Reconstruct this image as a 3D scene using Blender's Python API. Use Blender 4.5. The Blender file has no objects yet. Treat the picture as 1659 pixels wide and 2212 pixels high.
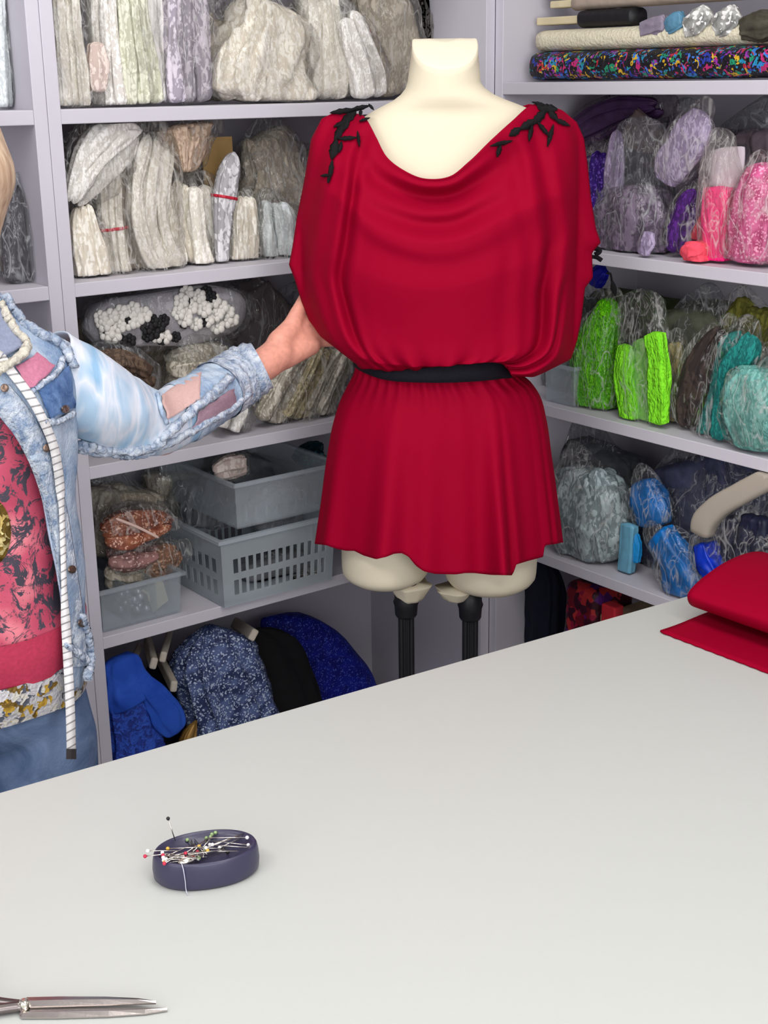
import bpy, bmesh, math, random
import numpy as np
from mathutils import Vector, noise
sc = bpy.context.scene
COL = sc.collection
PI = math.pi
# ------------------------------------------------------------------ camera frame (the photograph's camera)
CAM = Vector((-1.7472, -1.9602, 1.6358)); YAW, PITCH, ROLL, FPX = 0.6473, 0.3045, -0.0135, 2969.97
_cy, _sy = math.cos(YAW), math.sin(YAW)
RF = Vector((_sy*math.cos(PITCH), _cy*math.cos(PITCH), -math.sin(PITCH)))
_r = Vector((_cy, -_sy, 0)); _u = _r.cross(RF)
RR = math.cos(ROLL)*_r + math.sin(ROLL)*_u
RU = -math.sin(ROLL)*_r + math.cos(ROLL)*_u
def ray(px, py): return RF + RR*((px-829.5)/FPX) - RU*((py-1106)/FPX)
def atd(px, py, d): return CAM + ray(px, py)*d
def atz(px, py, z): d = ray(px, py); return CAM + d*((z-CAM.z)/d.z)
def aty(px, py, y): d = ray(px, py); return CAM + d*((y-CAM.y)/d.y)
def atx(px, py, x): d = ray(px, py); return CAM + d*((x-CAM.x)/d.x)
def depth(p): return (Vector(p)-CAM).dot(RF)
def proj(p):
    d = Vector(p)-CAM; z = d.dot(RF)
    return 829.5+FPX*d.dot(RR)/z, 1106-FPX*d.dot(RU)/z
cam = bpy.data.cameras.new('camera'); co = bpy.data.objects.new('camera', cam); COL.objects.link(co)
from mathutils import Matrix
m3 = Matrix((RR, RU, -RF)).transposed()
co.matrix_world = Matrix.Translation(CAM) @ m3.to_4x4()
cam.sensor_fit = 'VERTICAL'; cam.sensor_height = 36.0; cam.sensor_width = 27.0
cam.lens = 36.0*FPX/2212.0; cam.clip_start = 0.02
sc.camera = co
# ------------------------------------------------------------------ object helpers
def link(name, me, mat, parent=None):
    o = bpy.data.objects.new(name, me); COL.objects.link(o)
    if mat is not None and not me.materials: me.materials.append(mat)
    if parent is not None: o.parent = parent
    return o
def meshdata(name, verts, faces, smooth=True):
    me = bpy.data.meshes.new(name); me.from_pydata([tuple(v) for v in verts], [], faces); me.update()
    if smooth:
        me.polygons.foreach_set('use_smooth', [True]*len(me.polygons))
    bm = bmesh.new(); bm.from_mesh(me); bmesh.ops.recalc_face_normals(bm, faces=bm.faces); bm.to_mesh(me); bm.free()
    return me
def add(name, VF, mat, parent=None, smooth=True):
    """VF = (verts in WORLD space, faces)"""
    v, f = VF
    if parent is not None:
        off = world_off(parent)
        v = [Vector(p)-off for p in v]
        return link(name, meshdata(name, v, f, smooth), mat, parent)
    v = [Vector(p) for p in v]
    lo = Vector((sum(p.x for p in v)/len(v), sum(p.y for p in v)/len(v), min(p.z for p in v)))
    o = link(name, meshdata(name, [p-lo for p in v], f, smooth), mat)
    o.location = lo
    return o
def world_off(o):
    p = Vector((0, 0, 0))
    while o is not None: p = p + o.location; o = o.parent
    return p
def tag(o, label, cat, group=None, kind=None):
    if label: o['label'] = label
    if cat: o['category'] = cat
    if group: o['group'] = group
    if kind: o['kind'] = kind
    return o
def thing(name, loc, label, cat, group=None):
    o = bpy.data.objects.new(name, None); COL.objects.link(o); o.location = Vector(loc); o.empty_display_size = .05
    return tag(o, label, cat, group)
def join(*VFs):
    V, F = [], []
    for v, f in VFs:
        n = len(V); V += list(v); F += [tuple(i+n for i in q) for q in f]
    return V, F
def box(x0, x1, y0, y1, z0, z1):
    v = [Vector((x, y, z)) for x in (x0, x1) for y in (y0, y1) for z in (z0, z1)]
    return v, [(0,1,3,2),(4,6,7,5),(0,4,5,1),(2,3,7,6),(0,2,6,4),(1,5,7,3)]
def obox(c, ax, ay, az):
    """oriented box: centre and three half-axis vectors"""
    v = [c+ax*i+ay*j+az*k for i in (-1,1) for j in (-1,1) for k in (-1,1)]
    return v, [(0,1,3,2),(4,6,7,5),(0,4,5,1),(2,3,7,6),(0,2,6,4),(1,5,7,3)]
def bevel(o, w=.002, seg=2):
    m = o.modifiers.new('bevel', 'BEVEL'); m.width = w; m.segments = seg; m.limit_method = 'ANGLE'
    for p in o.data.polygons: p.use_smooth = False
    return o
def loft(rings, cap=True, closed=True):
    V, F = [], []; n = len(rings[0])
    for r in rings: V += r
    for j in range(len(rings)-1):
        for i in range(n if closed else n-1):
            a = j*n+i; b = j*n+(i+1) % n; F.append((a, b, b+n, a+n))
    if cap and closed:
        F.append(tuple(range(n-1, -1, -1))); F.append(tuple(range((len(rings)-1)*n, len(rings)*n)))
    return V, F
def catmull(P, m):
    """P list of numpy rows -> m samples along a Catmull-Rom through them"""
    P = np.array(P, float); n = len(P)
    if n == 2: return [P[0]+(P[1]-P[0])*t for t in np.linspace(0, 1, m)]
    d = np.r_[0, np.cumsum(np.linalg.norm(np.diff(P[:, :3], axis=0), axis=1)+1e-9)]
    out = []
    tang = np.gradient(P, d, axis=0)
    for t in np.linspace(0, d[-1], m):
        k = min(max(np.searchsorted(d, t)-1, 0), n-2); h = d[k+1]-d[k]; q = (t-d[k])/h
        h00 = 2*q**3-3*q**2+1; h10 = q**3-2*q**2+q; h01 = -2*q**3+3*q**2; h11 = q**3-q**2
        out.append(h00*P[k]+h10*h*tang[k]+h01*P[k+1]+h11*h*tang[k+1])
    return out
def tube(pts, r, n=10, cap=True, m=None, nz=0, seed=0):
    """round tube through world points; r number or list"""
    rr = r if isinstance(r, (list, tuple)) else [r]*len(pts)
    S = catmull([list(p)+[q] for p, q in zip(pts, rr)], m or max(len(pts), 2)) if m else [np.array(list(p)+[q]) for p, q in zip(pts, rr)]
    rings = []; prev = None
    for i, s in enumerate(S):
        a = S[max(i-1, 0)]; b = S[min(i+1, len(S)-1)]
        t = Vector(b[:3]-a[:3]).normalized()
        if prev is None:
            prev = t.orthogonal().normalized()
        x = (prev - t*prev.dot(t)).normalized(); y = t.cross(x); prev = x
        c = Vector(s[:3]); ring = []
        for k in range(n):
            q = 2*PI*k/n; rad = s[3]
            if nz: rad *= 1+nz*noise.noise(Vector((c.x*90+3*math.cos(q)+seed, c.y*90+3*math.sin(q), c.z*90)))
            ring.append(c+(x*math.cos(q)+y*math.sin(q))*rad)
        rings.append(ring)
    return loft(rings, cap)
def ball(c, r, n=12, m=8, sz=(1,1,1)):
    c = Vector(c); rings = []
    for j in range(1, m):
        p = PI*j/m
        rings.append([c+Vector((r*sz[0]*math.sin(p)*math.cos(2*PI*i/n), r*sz[1]*math.sin(p)*math.sin(2*PI*i/n), -r*sz[2]*math.cos(p))) for i in range(n)])
    V, F = loft(rings, False)
    a = len(V); V = V+[c+Vector((0,0,-r*sz[2])), c+Vector((0,0,r*sz[2]))]
    for i in range(n):
        F.append((a, (i+1) % n, i)); F.append((a+1, (m-2)*n+i, (m-2)*n+(i+1) % n))
    return V, F
# ------------------------------------------------------------------ materials
MATS = {}
def lin(c):
    return tuple(((x/255)/12.92 if x/255 <= .04045 else ((x/255+.055)/1.055)**2.4) for x in c)
def newmat(name):
    m = bpy.data.materials.new(name); m.use_nodes = True; nt = m.node_tree
    for n in list(nt.nodes): nt.nodes.remove(n)
    out = nt.nodes.new('ShaderNodeOutputMaterial')
    return m, nt, out
def N(nt, t, **k):
    n = nt.nodes.new(t)
    for a, b in k.items():
        if a in n.inputs.keys() if hasattr(n.inputs, 'keys') else False: n.inputs[a].default_value = b
        else: setattr(n, a, b)
    return n
def ramp(nt, stops, interp='LINEAR'):
    r = nt.nodes.new('ShaderNodeValToRGB'); r.color_ramp.interpolation = interp
    e = r.color_ramp.elements
    while len(e) < len(stops): e.new(.5)
    for i, (p, c) in enumerate(stops):
        e[i].position = p; e[i].color = tuple(c)+(1,) if len(c) == 3 else c
    return r
def plain(name, rgb, rough=.5, bump=0, bscale=80, metal=0, spec=.4, var=0, coat=0, sheen=0):
    if name in MATS: return MATS[name]
    m, nt, out = newmat(name); L = nt.links.new
    b = nt.nodes.new('ShaderNodeBsdfPrincipled'); c = lin(rgb)
    b.inputs['Base Color'].default_value = c+(1,); b.inputs['Roughness'].default_value = rough
    b.inputs['Metallic'].default_value = metal; b.inputs['Specular IOR Level'].default_value = spec
    b.inputs['Coat Weight'].default_value = coat; b.inputs['Sheen Weight'].default_value = sheen
    tc = nt.nodes.new('ShaderNodeTexCoord')
    nz = nt.nodes.new('ShaderNodeTexNoise'); nz.inputs['Scale'].default_value = bscale; nz.inputs['Detail'].default_value = 5
    L(tc.outputs['Object'], nz.inputs['Vector'])
    if var:
        r = ramp(nt, [(.3, tuple(x*(1-var) for x in c)), (.7, tuple(min(1, x*(1+var)) for x in c))]); L(nz.outputs['Fac'], r.inputs['Fac']); L(r.outputs['Color'], b.inputs['Base Color'])
    if bump:
        bp = nt.nodes.new('ShaderNodeBump'); bp.inputs['Strength'].default_value = bump; bp.inputs['Distance'].default_value = .004
        L(nz.outputs['Fac'], bp.inputs['Height']); L(bp.outputs['Normal'], b.inputs['Normal'])
    L(b.outputs['BSDF'], out.inputs['Surface']); MATS[name] = m; return m
def lace(name, rgb, hole=None, scale=140, rough=.8, bump=.5, hole_amt=.45, gloss=.25, bd=.0022):
    """knotted lace: small motifs and cords with darker gaps, gathered along the roll"""
    if name in MATS: return MATS[name]
    m, nt, out = newmat(name); L = nt.links.new; c = lin(rgb); h = lin(hole or tuple(x*.62 for x in rgb)); h = tuple(a_*.35+b_*.65 for a_, b_ in zip(c, h))
    b = nt.nodes.new('ShaderNodeBsdfPrincipled'); b.inputs['Roughness'].default_value = rough; b.inputs['Specular IOR Level'].default_value = gloss
    tc = nt.nodes.new('ShaderNodeTexCoord'); mp = nt.nodes.new('ShaderNodeMapping'); mp.inputs['Scale'].default_value = (1, 1, .6)
    L(tc.outputs['Object'], mp.inputs['Vector'])
    mp2 = nt.nodes.new('ShaderNodeMapping'); mp2.inputs['Scale'].default_value = (1, 1, .18); L(tc.outputs['Object'], mp2.inputs['Vector'])
    nz = nt.nodes.new('ShaderNodeTexNoise'); nz.inputs['Scale'].default_value = scale*.95; nz.inputs['Detail'].default_value = 3; nz.inputs['Distortion'].default_value = 1.2
    L(mp.outputs['Vector'], nz.inputs['Vector'])
    pl = nt.nodes.new('ShaderNodeTexNoise'); pl.inputs['Scale'].default_value = scale*.8; pl.inputs['Detail'].default_value = 3; L(mp2.outputs['Vector'], pl.inputs['Vector'])
    vo = nt.nodes.new('ShaderNodeTexVoronoi'); vo.inputs['Scale'].default_value = scale*1.7; L(mp.outputs['Vector'], vo.inputs['Vector'])
    mu = nt.nodes.new('ShaderNodeMath'); mu.operation = 'MULTIPLY_ADD'; mu.inputs[1].default_value = .30
    L(vo.outputs['Distance'], mu.inputs[0]); L(nz.outputs['Fac'], mu.inputs[2])
    m3_ = nt.nodes.new('ShaderNodeMath'); m3_.operation = 'MULTIPLY_ADD'; m3_.inputs[1].default_value = .7; L(pl.outputs['Fac'], m3_.inputs[0]); L(mu.outputs[0], m3_.inputs[2])
    lo = hole_amt+.58
    r = ramp(nt, [(max(0, lo-.12), c), (min(.99, lo+.12), tuple(a*.7+d*.3 for a, d in zip(c, h))), (min(1, lo+.34), h)]); L(m3_.outputs[0], r.inputs['Fac'])
    L(r.outputs['Color'], b.inputs['Base Color'])
    bp = nt.nodes.new('ShaderNodeBump'); bp.inputs['Strength'].default_value = bump; bp.inputs['Distance'].default_value = bd; bp.invert = True
    L(m3_.outputs[0], bp.inputs['Height']); L(bp.outputs['Normal'], b.inputs['Normal'])
    L(b.outputs['BSDF'], out.inputs['Surface']); MATS[name] = m; return m
def confetti(name, cols, base, scale=60, rough=.35, metal=.3, thresh=.5, bump=.4, dist=.03):
    """random coloured flecks (sequins, prints) on a base colour"""
    if name in MATS: return MATS[name]
    m, nt, out = newmat(name); L = nt.links.new
    b = nt.nodes.new('ShaderNodeBsdfPrincipled'); b.inputs['Roughness'].default_value = rough; b.inputs['Metallic'].default_value = metal
    tc = nt.nodes.new('ShaderNodeTexCoord')
    nd = nt.nodes.new('ShaderNodeTexNoise'); nd.inputs['Scale'].default_value = scale*.6
    mixv = nt.nodes.new('ShaderNodeMixRGB'); mixv.blend_type = 'ADD'; mixv.inputs[0].default_value = dist
    L(tc.outputs['Object'], nd.inputs['Vector']); L(tc.outputs['Object'], mixv.inputs[1]); L(nd.outputs['Color'], mixv.inputs[2])
    vo = nt.nodes.new('ShaderNodeTexVoronoi'); vo.inputs['Scale'].default_value = scale; L(mixv.outputs[0], vo.inputs['Vector'])
    se = nt.nodes.new('ShaderNodeSeparateColor'); L(vo.outputs['Color'], se.inputs[0])
    k = len(cols); r = ramp(nt, [(i/k, lin(c)) for i, c in enumerate(cols)], 'CONSTANT'); L(se.outputs[0], r.inputs['Fac'])
    g = nt.nodes.new('ShaderNodeMath'); g.operation = 'GREATER_THAN'; g.inputs[1].default_value = thresh; L(se.outputs[1], g.inputs[0])
    mx = nt.nodes.new('ShaderNodeMixRGB'); L(g.outputs[0], mx.inputs[0]); mx.inputs[1].default_value = lin(base)+(1,); L(r.outputs['Color'], mx.inputs[2])
    L(mx.outputs[0], b.inputs['Base Color'])
    bp = nt.nodes.new('ShaderNodeBump'); bp.inputs['Strength'].default_value = bump; bp.inputs['Distance'].default_value = .004
    L(vo.outputs['Distance'], bp.inputs['Height']); L(bp.outputs['Normal'], b.inputs['Normal'])
    L(b.outputs['BSDF'], out.inputs['Surface']); MATS[name] = m; return m
def glitter(name, base, spark=(220, 225, 235), scale=260, amt=.86, rough=.7, metal=.0, patch=0, patchcol=None):
    """cloth strewn with small bright sequins"""
    if name in MATS: return MATS[name]
    m, nt, out = newmat(name); L = nt.links.new
    b = nt.nodes.new('ShaderNodeBsdfPrincipled'); b.inputs['Roughness'].default_value = rough; b.inputs['Specular IOR Level'].default_value = .3
    tc = nt.nodes.new('ShaderNodeTexCoord')
    vo = nt.nodes.new('ShaderNodeTexVoronoi'); vo.inputs['Scale'].default_value = scale*2.1; L(tc.outputs['Object'], vo.inputs['Vector'])
    se = nt.nodes.new('ShaderNodeSeparateColor'); L(vo.outputs['Color'], se.inputs[0])
    g = nt.nodes.new('ShaderNodeMath'); g.operation = 'GREATER_THAN'; g.inputs[1].default_value = amt; L(se.outputs[0], g.inputs[0])
    nz = nt.nodes.new('ShaderNodeTexNoise'); nz.inputs['Scale'].default_value = 45; nz.inputs['Detail'].default_value = 6; L(tc.outputs['Object'], nz.inputs['Vector'])
    c = lin(base); c2 = lin(patchcol) if patchcol else tuple(x*1.5 for x in c)
    r = ramp(nt, [(.4, tuple(x*.75 for x in c)), (.6, c2)]); L(nz.outputs['Fac'], r.inputs['Fac'])
    mx = nt.nodes.new('ShaderNodeMixRGB'); L(g.outputs[0], mx.inputs[0]); L(r.outputs['Color'], mx.inputs[1]); mx.inputs[2].default_value = lin(spark)+(1,)
    L(mx.outputs[0], b.inputs['Base Color']); 
    ro = nt.nodes.new('ShaderNodeMath'); ro.operation = 'MULTIPLY_ADD'; ro.inputs[1].default_value = -.45; ro.inputs[2].default_value = rough; L(g.outputs[0], ro.inputs[0]); L(ro.outputs[0], b.inputs['Roughness'])
    bp = nt.nodes.new('ShaderNodeBump'); bp.inputs['Strength'].default_value = .5; bp.inputs['Distance'].default_value = .005
    L(nz.outputs['Fac'], bp.inputs['Height']); L(bp.outputs['Normal'], b.inputs['Normal'])
    L(b.outputs['BSDF'], out.inputs['Surface']); MATS[name] = m; return m
def film(name, tint=(242, 240, 236), haze=.025, gloss=.8, bump=1.0, scale=12, crease=.5):
    """clear crackling polythene: see-through facets, milky fold lines, sharp highlights"""
    if name in MATS: return MATS[name]
    m, nt, out = newmat(name); L = nt.links.new; c = lin(tint)
    def mth(op, a, b=None, clamp=False):
        n = nt.nodes.new('ShaderNodeMath'); n.operation = op; n.use_clamp = clamp
        for i, v in enumerate((a, b)):
            if v is None: continue
            if isinstance(v, (int, float)): n.inputs[i].default_value = v
            else: L(v, n.inputs[i])
        return n.outputs[0]
    tc = nt.nodes.new('ShaderNodeTexCoord'); mp = nt.nodes.new('ShaderNodeMapping'); mp.inputs['Scale'].default_value = (1.5, 1.5, .6)
    L(tc.outputs['Object'], mp.inputs['Vector'])
    def crs(sc_, dist):
        nz = nt.nodes.new('ShaderNodeTexNoise'); nz.inputs['Scale'].default_value = sc_; nz.inputs['Detail'].default_value = 2; nz.inputs['Distortion'].default_value = dist
        L(mp.outputs['Vector'], nz.inputs['Vector']); return mth('ABSOLUTE', mth('MULTIPLY', mth('SUBTRACT', nz.outputs['Fac'], .5), 2.0))
    c1 = crs(scale, .9); c2 = crs(scale*2.6, .5)
    h = mth('ADD', c1, mth('MULTIPLY', c2, .42))
    bp = nt.nodes.new('ShaderNodeBump'); bp.inputs['Strength'].default_value = bump; bp.inputs['Distance'].default_value = .011; L(h, bp.inputs['Height'])
    mask = mth('MAXIMUM', mth('SUBTRACT', 1.0, mth('MULTIPLY', c1, 24.0), True), mth('MULTIPLY', mth('SUBTRACT', 1.0, mth('MULTIPLY', c2, 16.0), True), .6))
    tr = nt.nodes.new('ShaderNodeBsdfTransparent'); tr.inputs['Color'].default_value = tuple(min(1, x**.22) for x in c)+(1,)
    gl = nt.nodes.new('ShaderNodeBsdfGlossy'); gl.inputs['Roughness'].default_value = .09; L(bp.outputs['Normal'], gl.inputs['Normal'])
    df = nt.nodes.new('ShaderNodeBsdfDiffuse'); df.inputs['Color'].default_value = c+(1,); L(bp.outputs['Normal'], df.inputs['Normal'])
    tl = nt.nodes.new('ShaderNodeBsdfTranslucent'); tl.inputs['Color'].default_value = c+(1,)
    dm = nt.nodes.new('ShaderNodeMixShader'); dm.inputs[0].default_value = .4; L(df.outputs[0], dm.inputs[1]); L(tl.outputs[0], dm.inputs[2])
    m1 = nt.nodes.new('ShaderNodeMixShader'); L(mth('ADD', mth('MULTIPLY', mask, crease), haze), m1.inputs[0]); L(tr.outputs[0], m1.inputs[1]); L(dm.outputs[0], m1.inputs[2])
    fr = nt.nodes.new('ShaderNodeFresnel'); fr.inputs['IOR'].default_value = 1.5; L(bp.outputs['Normal'], fr.inputs['Normal'])
    m2 = nt.nodes.new('ShaderNodeMixShader'); L(mth('MINIMUM', mth('MULTIPLY', fr.outputs[0], gloss), .24), m2.inputs[0]); L(m1.outputs[0], m2.inputs[1]); L(gl.outputs[0], m2.inputs[2])
    L(m2.outputs[0], out.inputs['Surface']); MATS[name] = m; return m
def frosted(name, tint, a=.45, rough=.25):
    if name in MATS: return MATS[name]
    m, nt, out = newmat(name); L = nt.links.new; c = lin(tint)
    tr = nt.nodes.new('ShaderNodeBsdfTransparent'); tr.inputs['Color'].default_value = (.9, .93, .95, 1)
    b = nt.nodes.new('ShaderNodeBsdfPrincipled'); b.inputs['Base Color'].default_value = c+(1,); b.inputs['Roughness'].default_value = rough
    mx = nt.nodes.new('ShaderNodeMixShader'); mx.inputs[0].default_value = a; L(tr.outputs[0], mx.inputs[1]); L(b.outputs[0], mx.inputs[2])
    L(mx.outputs[0], out.inputs['Surface']); MATS[name] = m; return m
# ------------------------------------------------------------------ room
M_wall = plain('painted_wall', (214, 212, 218), .9, .05, 200)
M_floor = plain('floor_laminate', (150, 146, 142), .5, .05, 30, var=.08)
M_ceil = plain('ceiling_paint', (235, 234, 232), .95)
M_board = plain('white_melamine', (208, 204, 213), .45, .02, 400, spec=.3)
M_edge = plain('white_edge_band', (226, 223, 232), .4)
M_table = plain('table_laminate', (193, 195, 190), .42, .015, 500, spec=.3)
M_metalw = plain('white_steel', (200, 200, 200), .4)
def struct(name, VF, mat):
    o = add(name, VF, mat, smooth=False); o['kind'] = 'structure'; return o
struct('floor', box(-3.9, .5, -3.9, .5, -.05, 0), M_floor)
struct('ceiling', box(-3.9, .5, -3.9, .5, 2.8, 2.85), M_ceil)
struct('wall_back', box(-3.9, .5, .41, .5, 0, 2.8), M_wall)
struct('wall_right', box(.41, .5, -3.9, .41, 0, 2.8), M_wall)
struct('wall_left', box(-3.9, -3.8, -3.8, .41, 0, 2.8), M_wall)
struct('wall_front', box(-3.9, .5, -3.9, -3.8, 0, 2.8), M_wall)
# ------------------------------------------------------------------ shelving
T = .021; D = .385; Hs = 2.35
ZL = [1.5794, 1.3245, 1.0344, .7418]; ZR = [1.6074, 1.3245, 1.0344, .7418]
W = .85
def unit(label, x0, x1, levels, back_from=0):
    u = thing('shelf_unit', ((x0+x1)/2, D/2, 0), label, 'shelving')
    for a in (x0, x1-T): bevel(add('side_panel', box(a, a+T, 0, D, 0, Hs), M_board, u), .0012)
    add('back_panel', box(x0+T, x1-T, D-.008, D, .06, Hs), M_board, u, False)
    for z in levels+[.06, 1.90, Hs-T]: bevel(add('shelf', box(x0+T, x1-T, .001, D-.009, z, z+T), M_board, u), .0012)
    return u
unit('white open shelving along the back wall, full of cream lace bags', -W-T, 0, ZL)
unit('white open shelving behind the person, left of the double upright', -W-2*T-.86, -W-T-.0005, ZL)
ur = thing('shelf_unit', (D/2, -.6, 0), 'white open shelving along the right wall, with purple, pink and green bags', 'shelving')
R1Y = -1.25
for a in (-T, R1Y): bevel(add('side_panel', box(0, D, a, a+T, 0, Hs), M_board, ur), .0012)
add('back_panel', box(D-.008, D, R1Y+T, -T, .06, Hs), M_board, ur, False)
for z in ZR+[.06, 1.93, Hs-T]: bevel(add('shelf', box(.001, D-.009, R1Y+T, -T, z, z+T), M_board, ur), .0012)
# ------------------------------------------------------------------ table
ZT = .9
te = Vector((.99744, -.07152, 0)); tn = Vector((-.07152, -.99744, 0)); tp = Vector((-.216, -.712, 0))
TA, TB, TDp = -2.35, .165, 1.12
tc_ = tp+te*(TA+TB)/2+tn*TDp/2
tab = thing('cutting_table', (tc_.x, tc_.y, 0), 'large white cutting table in the foreground', 'table')
bevel(add('tabletop', obox(tc_+Vector((0, 0, ZT-.015)), te*(TB-TA)/2, tn*TDp/2, Vector((0, 0, .015))), M_table, tab), .0015)
for a in (TA+.08, TB-.08):
    for b in (.08, TDp-.08):
        p = tp+te*a+tn*b
        bevel(add('leg', obox(p+Vector((0, 0, (ZT-.03)/2)), te*.025, tn*.025, Vector((0, 0, (ZT-.03)/2-.0005))), M_metalw, tab), .002)
for b in (.08, TDp-.08):
    p = tp+te*(TA+TB)/2+tn*b
    add('apron', obox(p+Vector((0, 0, ZT-.07)), te*((TB-TA)/2-.11), tn*.012, Vector((0, 0, .035))), M_metalw, tab, False)
# ------------------------------------------------------------------ lights: ceiling panels of the workshop, plus added fills
def area(name, loc, sx, sy, e, col=(1, .985, .965), rot=(0, 0, 0)):
    l = bpy.data.lights.new(name, 'AREA'); l.shape = 'RECTANGLE'; l.size = sx; l.size_y = sy; l.energy = e; l.color = col
    o = bpy.data.objects.new(name, l); COL.objects.link(o); o.location = loc; o.rotation_euler = rot; return o
for x, y, e in ((-.95, -1.0, 19), (-2.5, -1.0, 19), (-.95, -2.5, 22), (-2.5, -2.5, 22)):
    area('ceiling_panel_light', (x, y, 2.78), .6, 1.2, e)
area('fill_light', (-2.1, -3.7, 1.6), 2.2, 1.4, 60, (.95, .97, 1.0), (PI/2, 0, 0))  # added fill from behind the camera to lift the shelf fronts, no real window
area('fill_light', (-3.75, -2.0, 1.6), 1.4, 1.3, 30, (.95, .97, 1.0), (PI/2, 0, -PI/2))  # weaker added fill from the left side, likewise no real window
w = bpy.data.worlds.new('world'); sc.world = w; w.use_nodes = True
w.node_tree.nodes['Background'].inputs[0].default_value = (.8, .85, .9, 1); w.node_tree.nodes['Background'].inputs[1].default_value = .3
sc.view_settings.view_transform = 'Standard'; sc.view_settings.look = 'None'; sc.view_settings.gamma = 1; sc.view_settings.use_curve_mapping = False
sc.view_settings.exposure = -0.47
sc.cycles.transparent_max_bounces = 14; sc.cycles.max_bounces = 5; sc.cycles.diffuse_bounces = 3; sc.cycles.glossy_bounces = 2; sc.cycles.transmission_bounces = 3
sc.cycles.caustics_reflective = False; sc.cycles.caustics_refractive = False; sc.cycles.use_adaptive_sampling = True; sc.cycles.adaptive_threshold = .045
# ------------------------------------------------------------------ dress form and dress
M_red = None
def redcloth():
    m, nt, out = newmat('red_jersey'); L = nt.links.new
    b = nt.nodes.new('ShaderNodeBsdfPrincipled'); b.inputs['Base Color'].default_value = lin((148, 0, 37))+(1,)
    b.inputs['Roughness'].default_value = .72; b.inputs['Specular IOR Level'].default_value = .06
    tc = nt.nodes.new('ShaderNodeTexCoord'); nz = nt.nodes.new('ShaderNodeTexNoise'); nz.inputs['Scale'].default_value = 900
    L(tc.outputs['Object'], nz.inputs['Vector']); bp = nt.nodes.new('ShaderNodeBump'); bp.inputs['Strength'].default_value = .06; bp.inputs['Distance'].default_value = .001
    L(nz.outputs['Fac'], bp.inputs['Height']); L(bp.outputs['Normal'], b.inputs['Normal'])
    L(b.outputs['BSDF'], out.inputs['Surface']); return m
M_red = redcloth()
M_skinform = plain('form_jersey', (229, 218, 192), .75, .04, 700, spec=.2)
M_black = plain('black_plastic', (24, 24, 27), .45)
M_elastic = plain('black_elastic', (20, 20, 30), .7, .5, 900, spec=.25)
M_lacek = plain('black_lace', (16, 16, 18), .75, .8, 900, spec=.3)
MC = Vector((-.375, -.295, 0)); MR = Vector((.798, -.603, 0)).normalized(); MN = Vector((-.603, -.798, 0)).normalized()
def S3(s, n, z): return MC+MR*s+MN*n+Vector((0, 0, z))
def P2(px, py, n=0.0):
    d = ray(px, py); t = (n-(CAM-MC).dot(MN))/d.dot(MN); p = CAM+d*t
    return (p-MC).dot(MR), p.z
def fold_noise(x, y, z=0): return noise.noise(Vector((x, y, z)))
# --- slanted top of the neck
cl, zt = P2(888, 84, -.045); cr, _ = P2(1028, 84, -.045); _, zf = P2(955, 148, .052)
cc = (cl+cr)/2; cw = (cr-cl)/2
def neck_ring(f, dz, n):
    ring = []
    for k in range(n):
        a = 2*PI*k/n; ca, sa = math.cos(a), math.sin(a)
        x = math.copysign(abs(ca)**.85, ca); y = math.copysign(abs(sa)**.85, sa); n_ = .048*y*f
        q = max(0, (n_+.012)/.060)
        ring.append(S3(cc+cw*f*x, n_+.004, zt-.002-(zt-.002-zf)*q**1.15+dz))
    return ring
# --- dress form body: stacked elliptical rings, two thigh stumps
def form_body():
    rows = []   # px left, px right, py, half depth, n offset
    for l, r, y, hd, no in ((880, 1038, 178, .049, .004), (872, 1052, 196, .053, 0), (852, 1086, 214, .058, -.004),
                            (806, 1146, 238, .054, -.008), (770, 1186, 262, .058, -.008), (748, 1200, 300, .066, -.008), (742, 1206, 380, .084, -.006), (745, 1195, 470, .100, -.002),
                            (765, 1165, 580, .098, 0), (778, 1122, 700, .092, .005), (775, 1112, 790, .088, 0), (765, 1130, 850, .097, 0), (745, 1160, 950, .108, -.005), (738, 1165, 1050, .108, -.005)):
        a, z1 = P2(l, y); b, z2 = P2(r, y); rows.append(((a+b)/2, (b-a)/2, (z1+z2)/2, hd, no))
    S = catmull([[c, n_, z, w_, h] for c, w_, z, h, n_ in rows], 70)
    rings = [neck_ring(1.0, -.0012, 56), neck_ring(1.0, -.010, 56)]
    for q in S:
        c, n_, z, w_, h = q
        rings.append([S3(c+w_*math.cos(2*PI*k/56), n_+h*math.sin(2*PI*k/56), z) for k in range(56)])
    # bust
    V, F = loft(rings, True)
    for i, v in enumerate(V):
        d = v-MC; s, n_ = d.dot(MR), d.dot(MN)
        if n_ > 0:
            for bs in (-.072, .072):
                q = ((s-bs)/.06)**2+((v.z-1.375)/.07)**2
                if q < 4: V[i] = v+MN*(.012*math.exp(-q))
    return V, F
fb = form_body()
zc = P2(950, 1050)[1]
form = thing('dress_form', (MC.x, MC.y, 0), 'cream tailor\'s dress form with neck cap, standing in the shelf corner on black poles', 'dress form')
torso = add('torso', fb, M_skinform, form)
add('neck_cap', loft([neck_ring(*q, 72) for q in ((.99, -.004), (.998, -.0012), (.985, .0002), (.95, .001), (.5, .0012), (.02, .0012))]), plain('neck_cap_cream', (236, 226, 202), .6, spec=.25), form)
def thigh(pts, seed):
    S = catmull([[*P2(x, y, n_), n_, hw, hd] for x, y, n_, hw, hd in pts], 26); rings = []
    m = len(S)
    for j, (s, z, n_, hw, hd) in enumerate(S):
        t = j/(m-1); f = 1 if t < .86 else math.sqrt(max(.02, 1-((t-.86)/.14)**2*.9))
        rings.append([S3(s+hw*f*math.cos(2*PI*k/40), n_+hd*f*math.sin(2*PI*k/40), z) for k in range(40)])
    return loft(rings)
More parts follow.
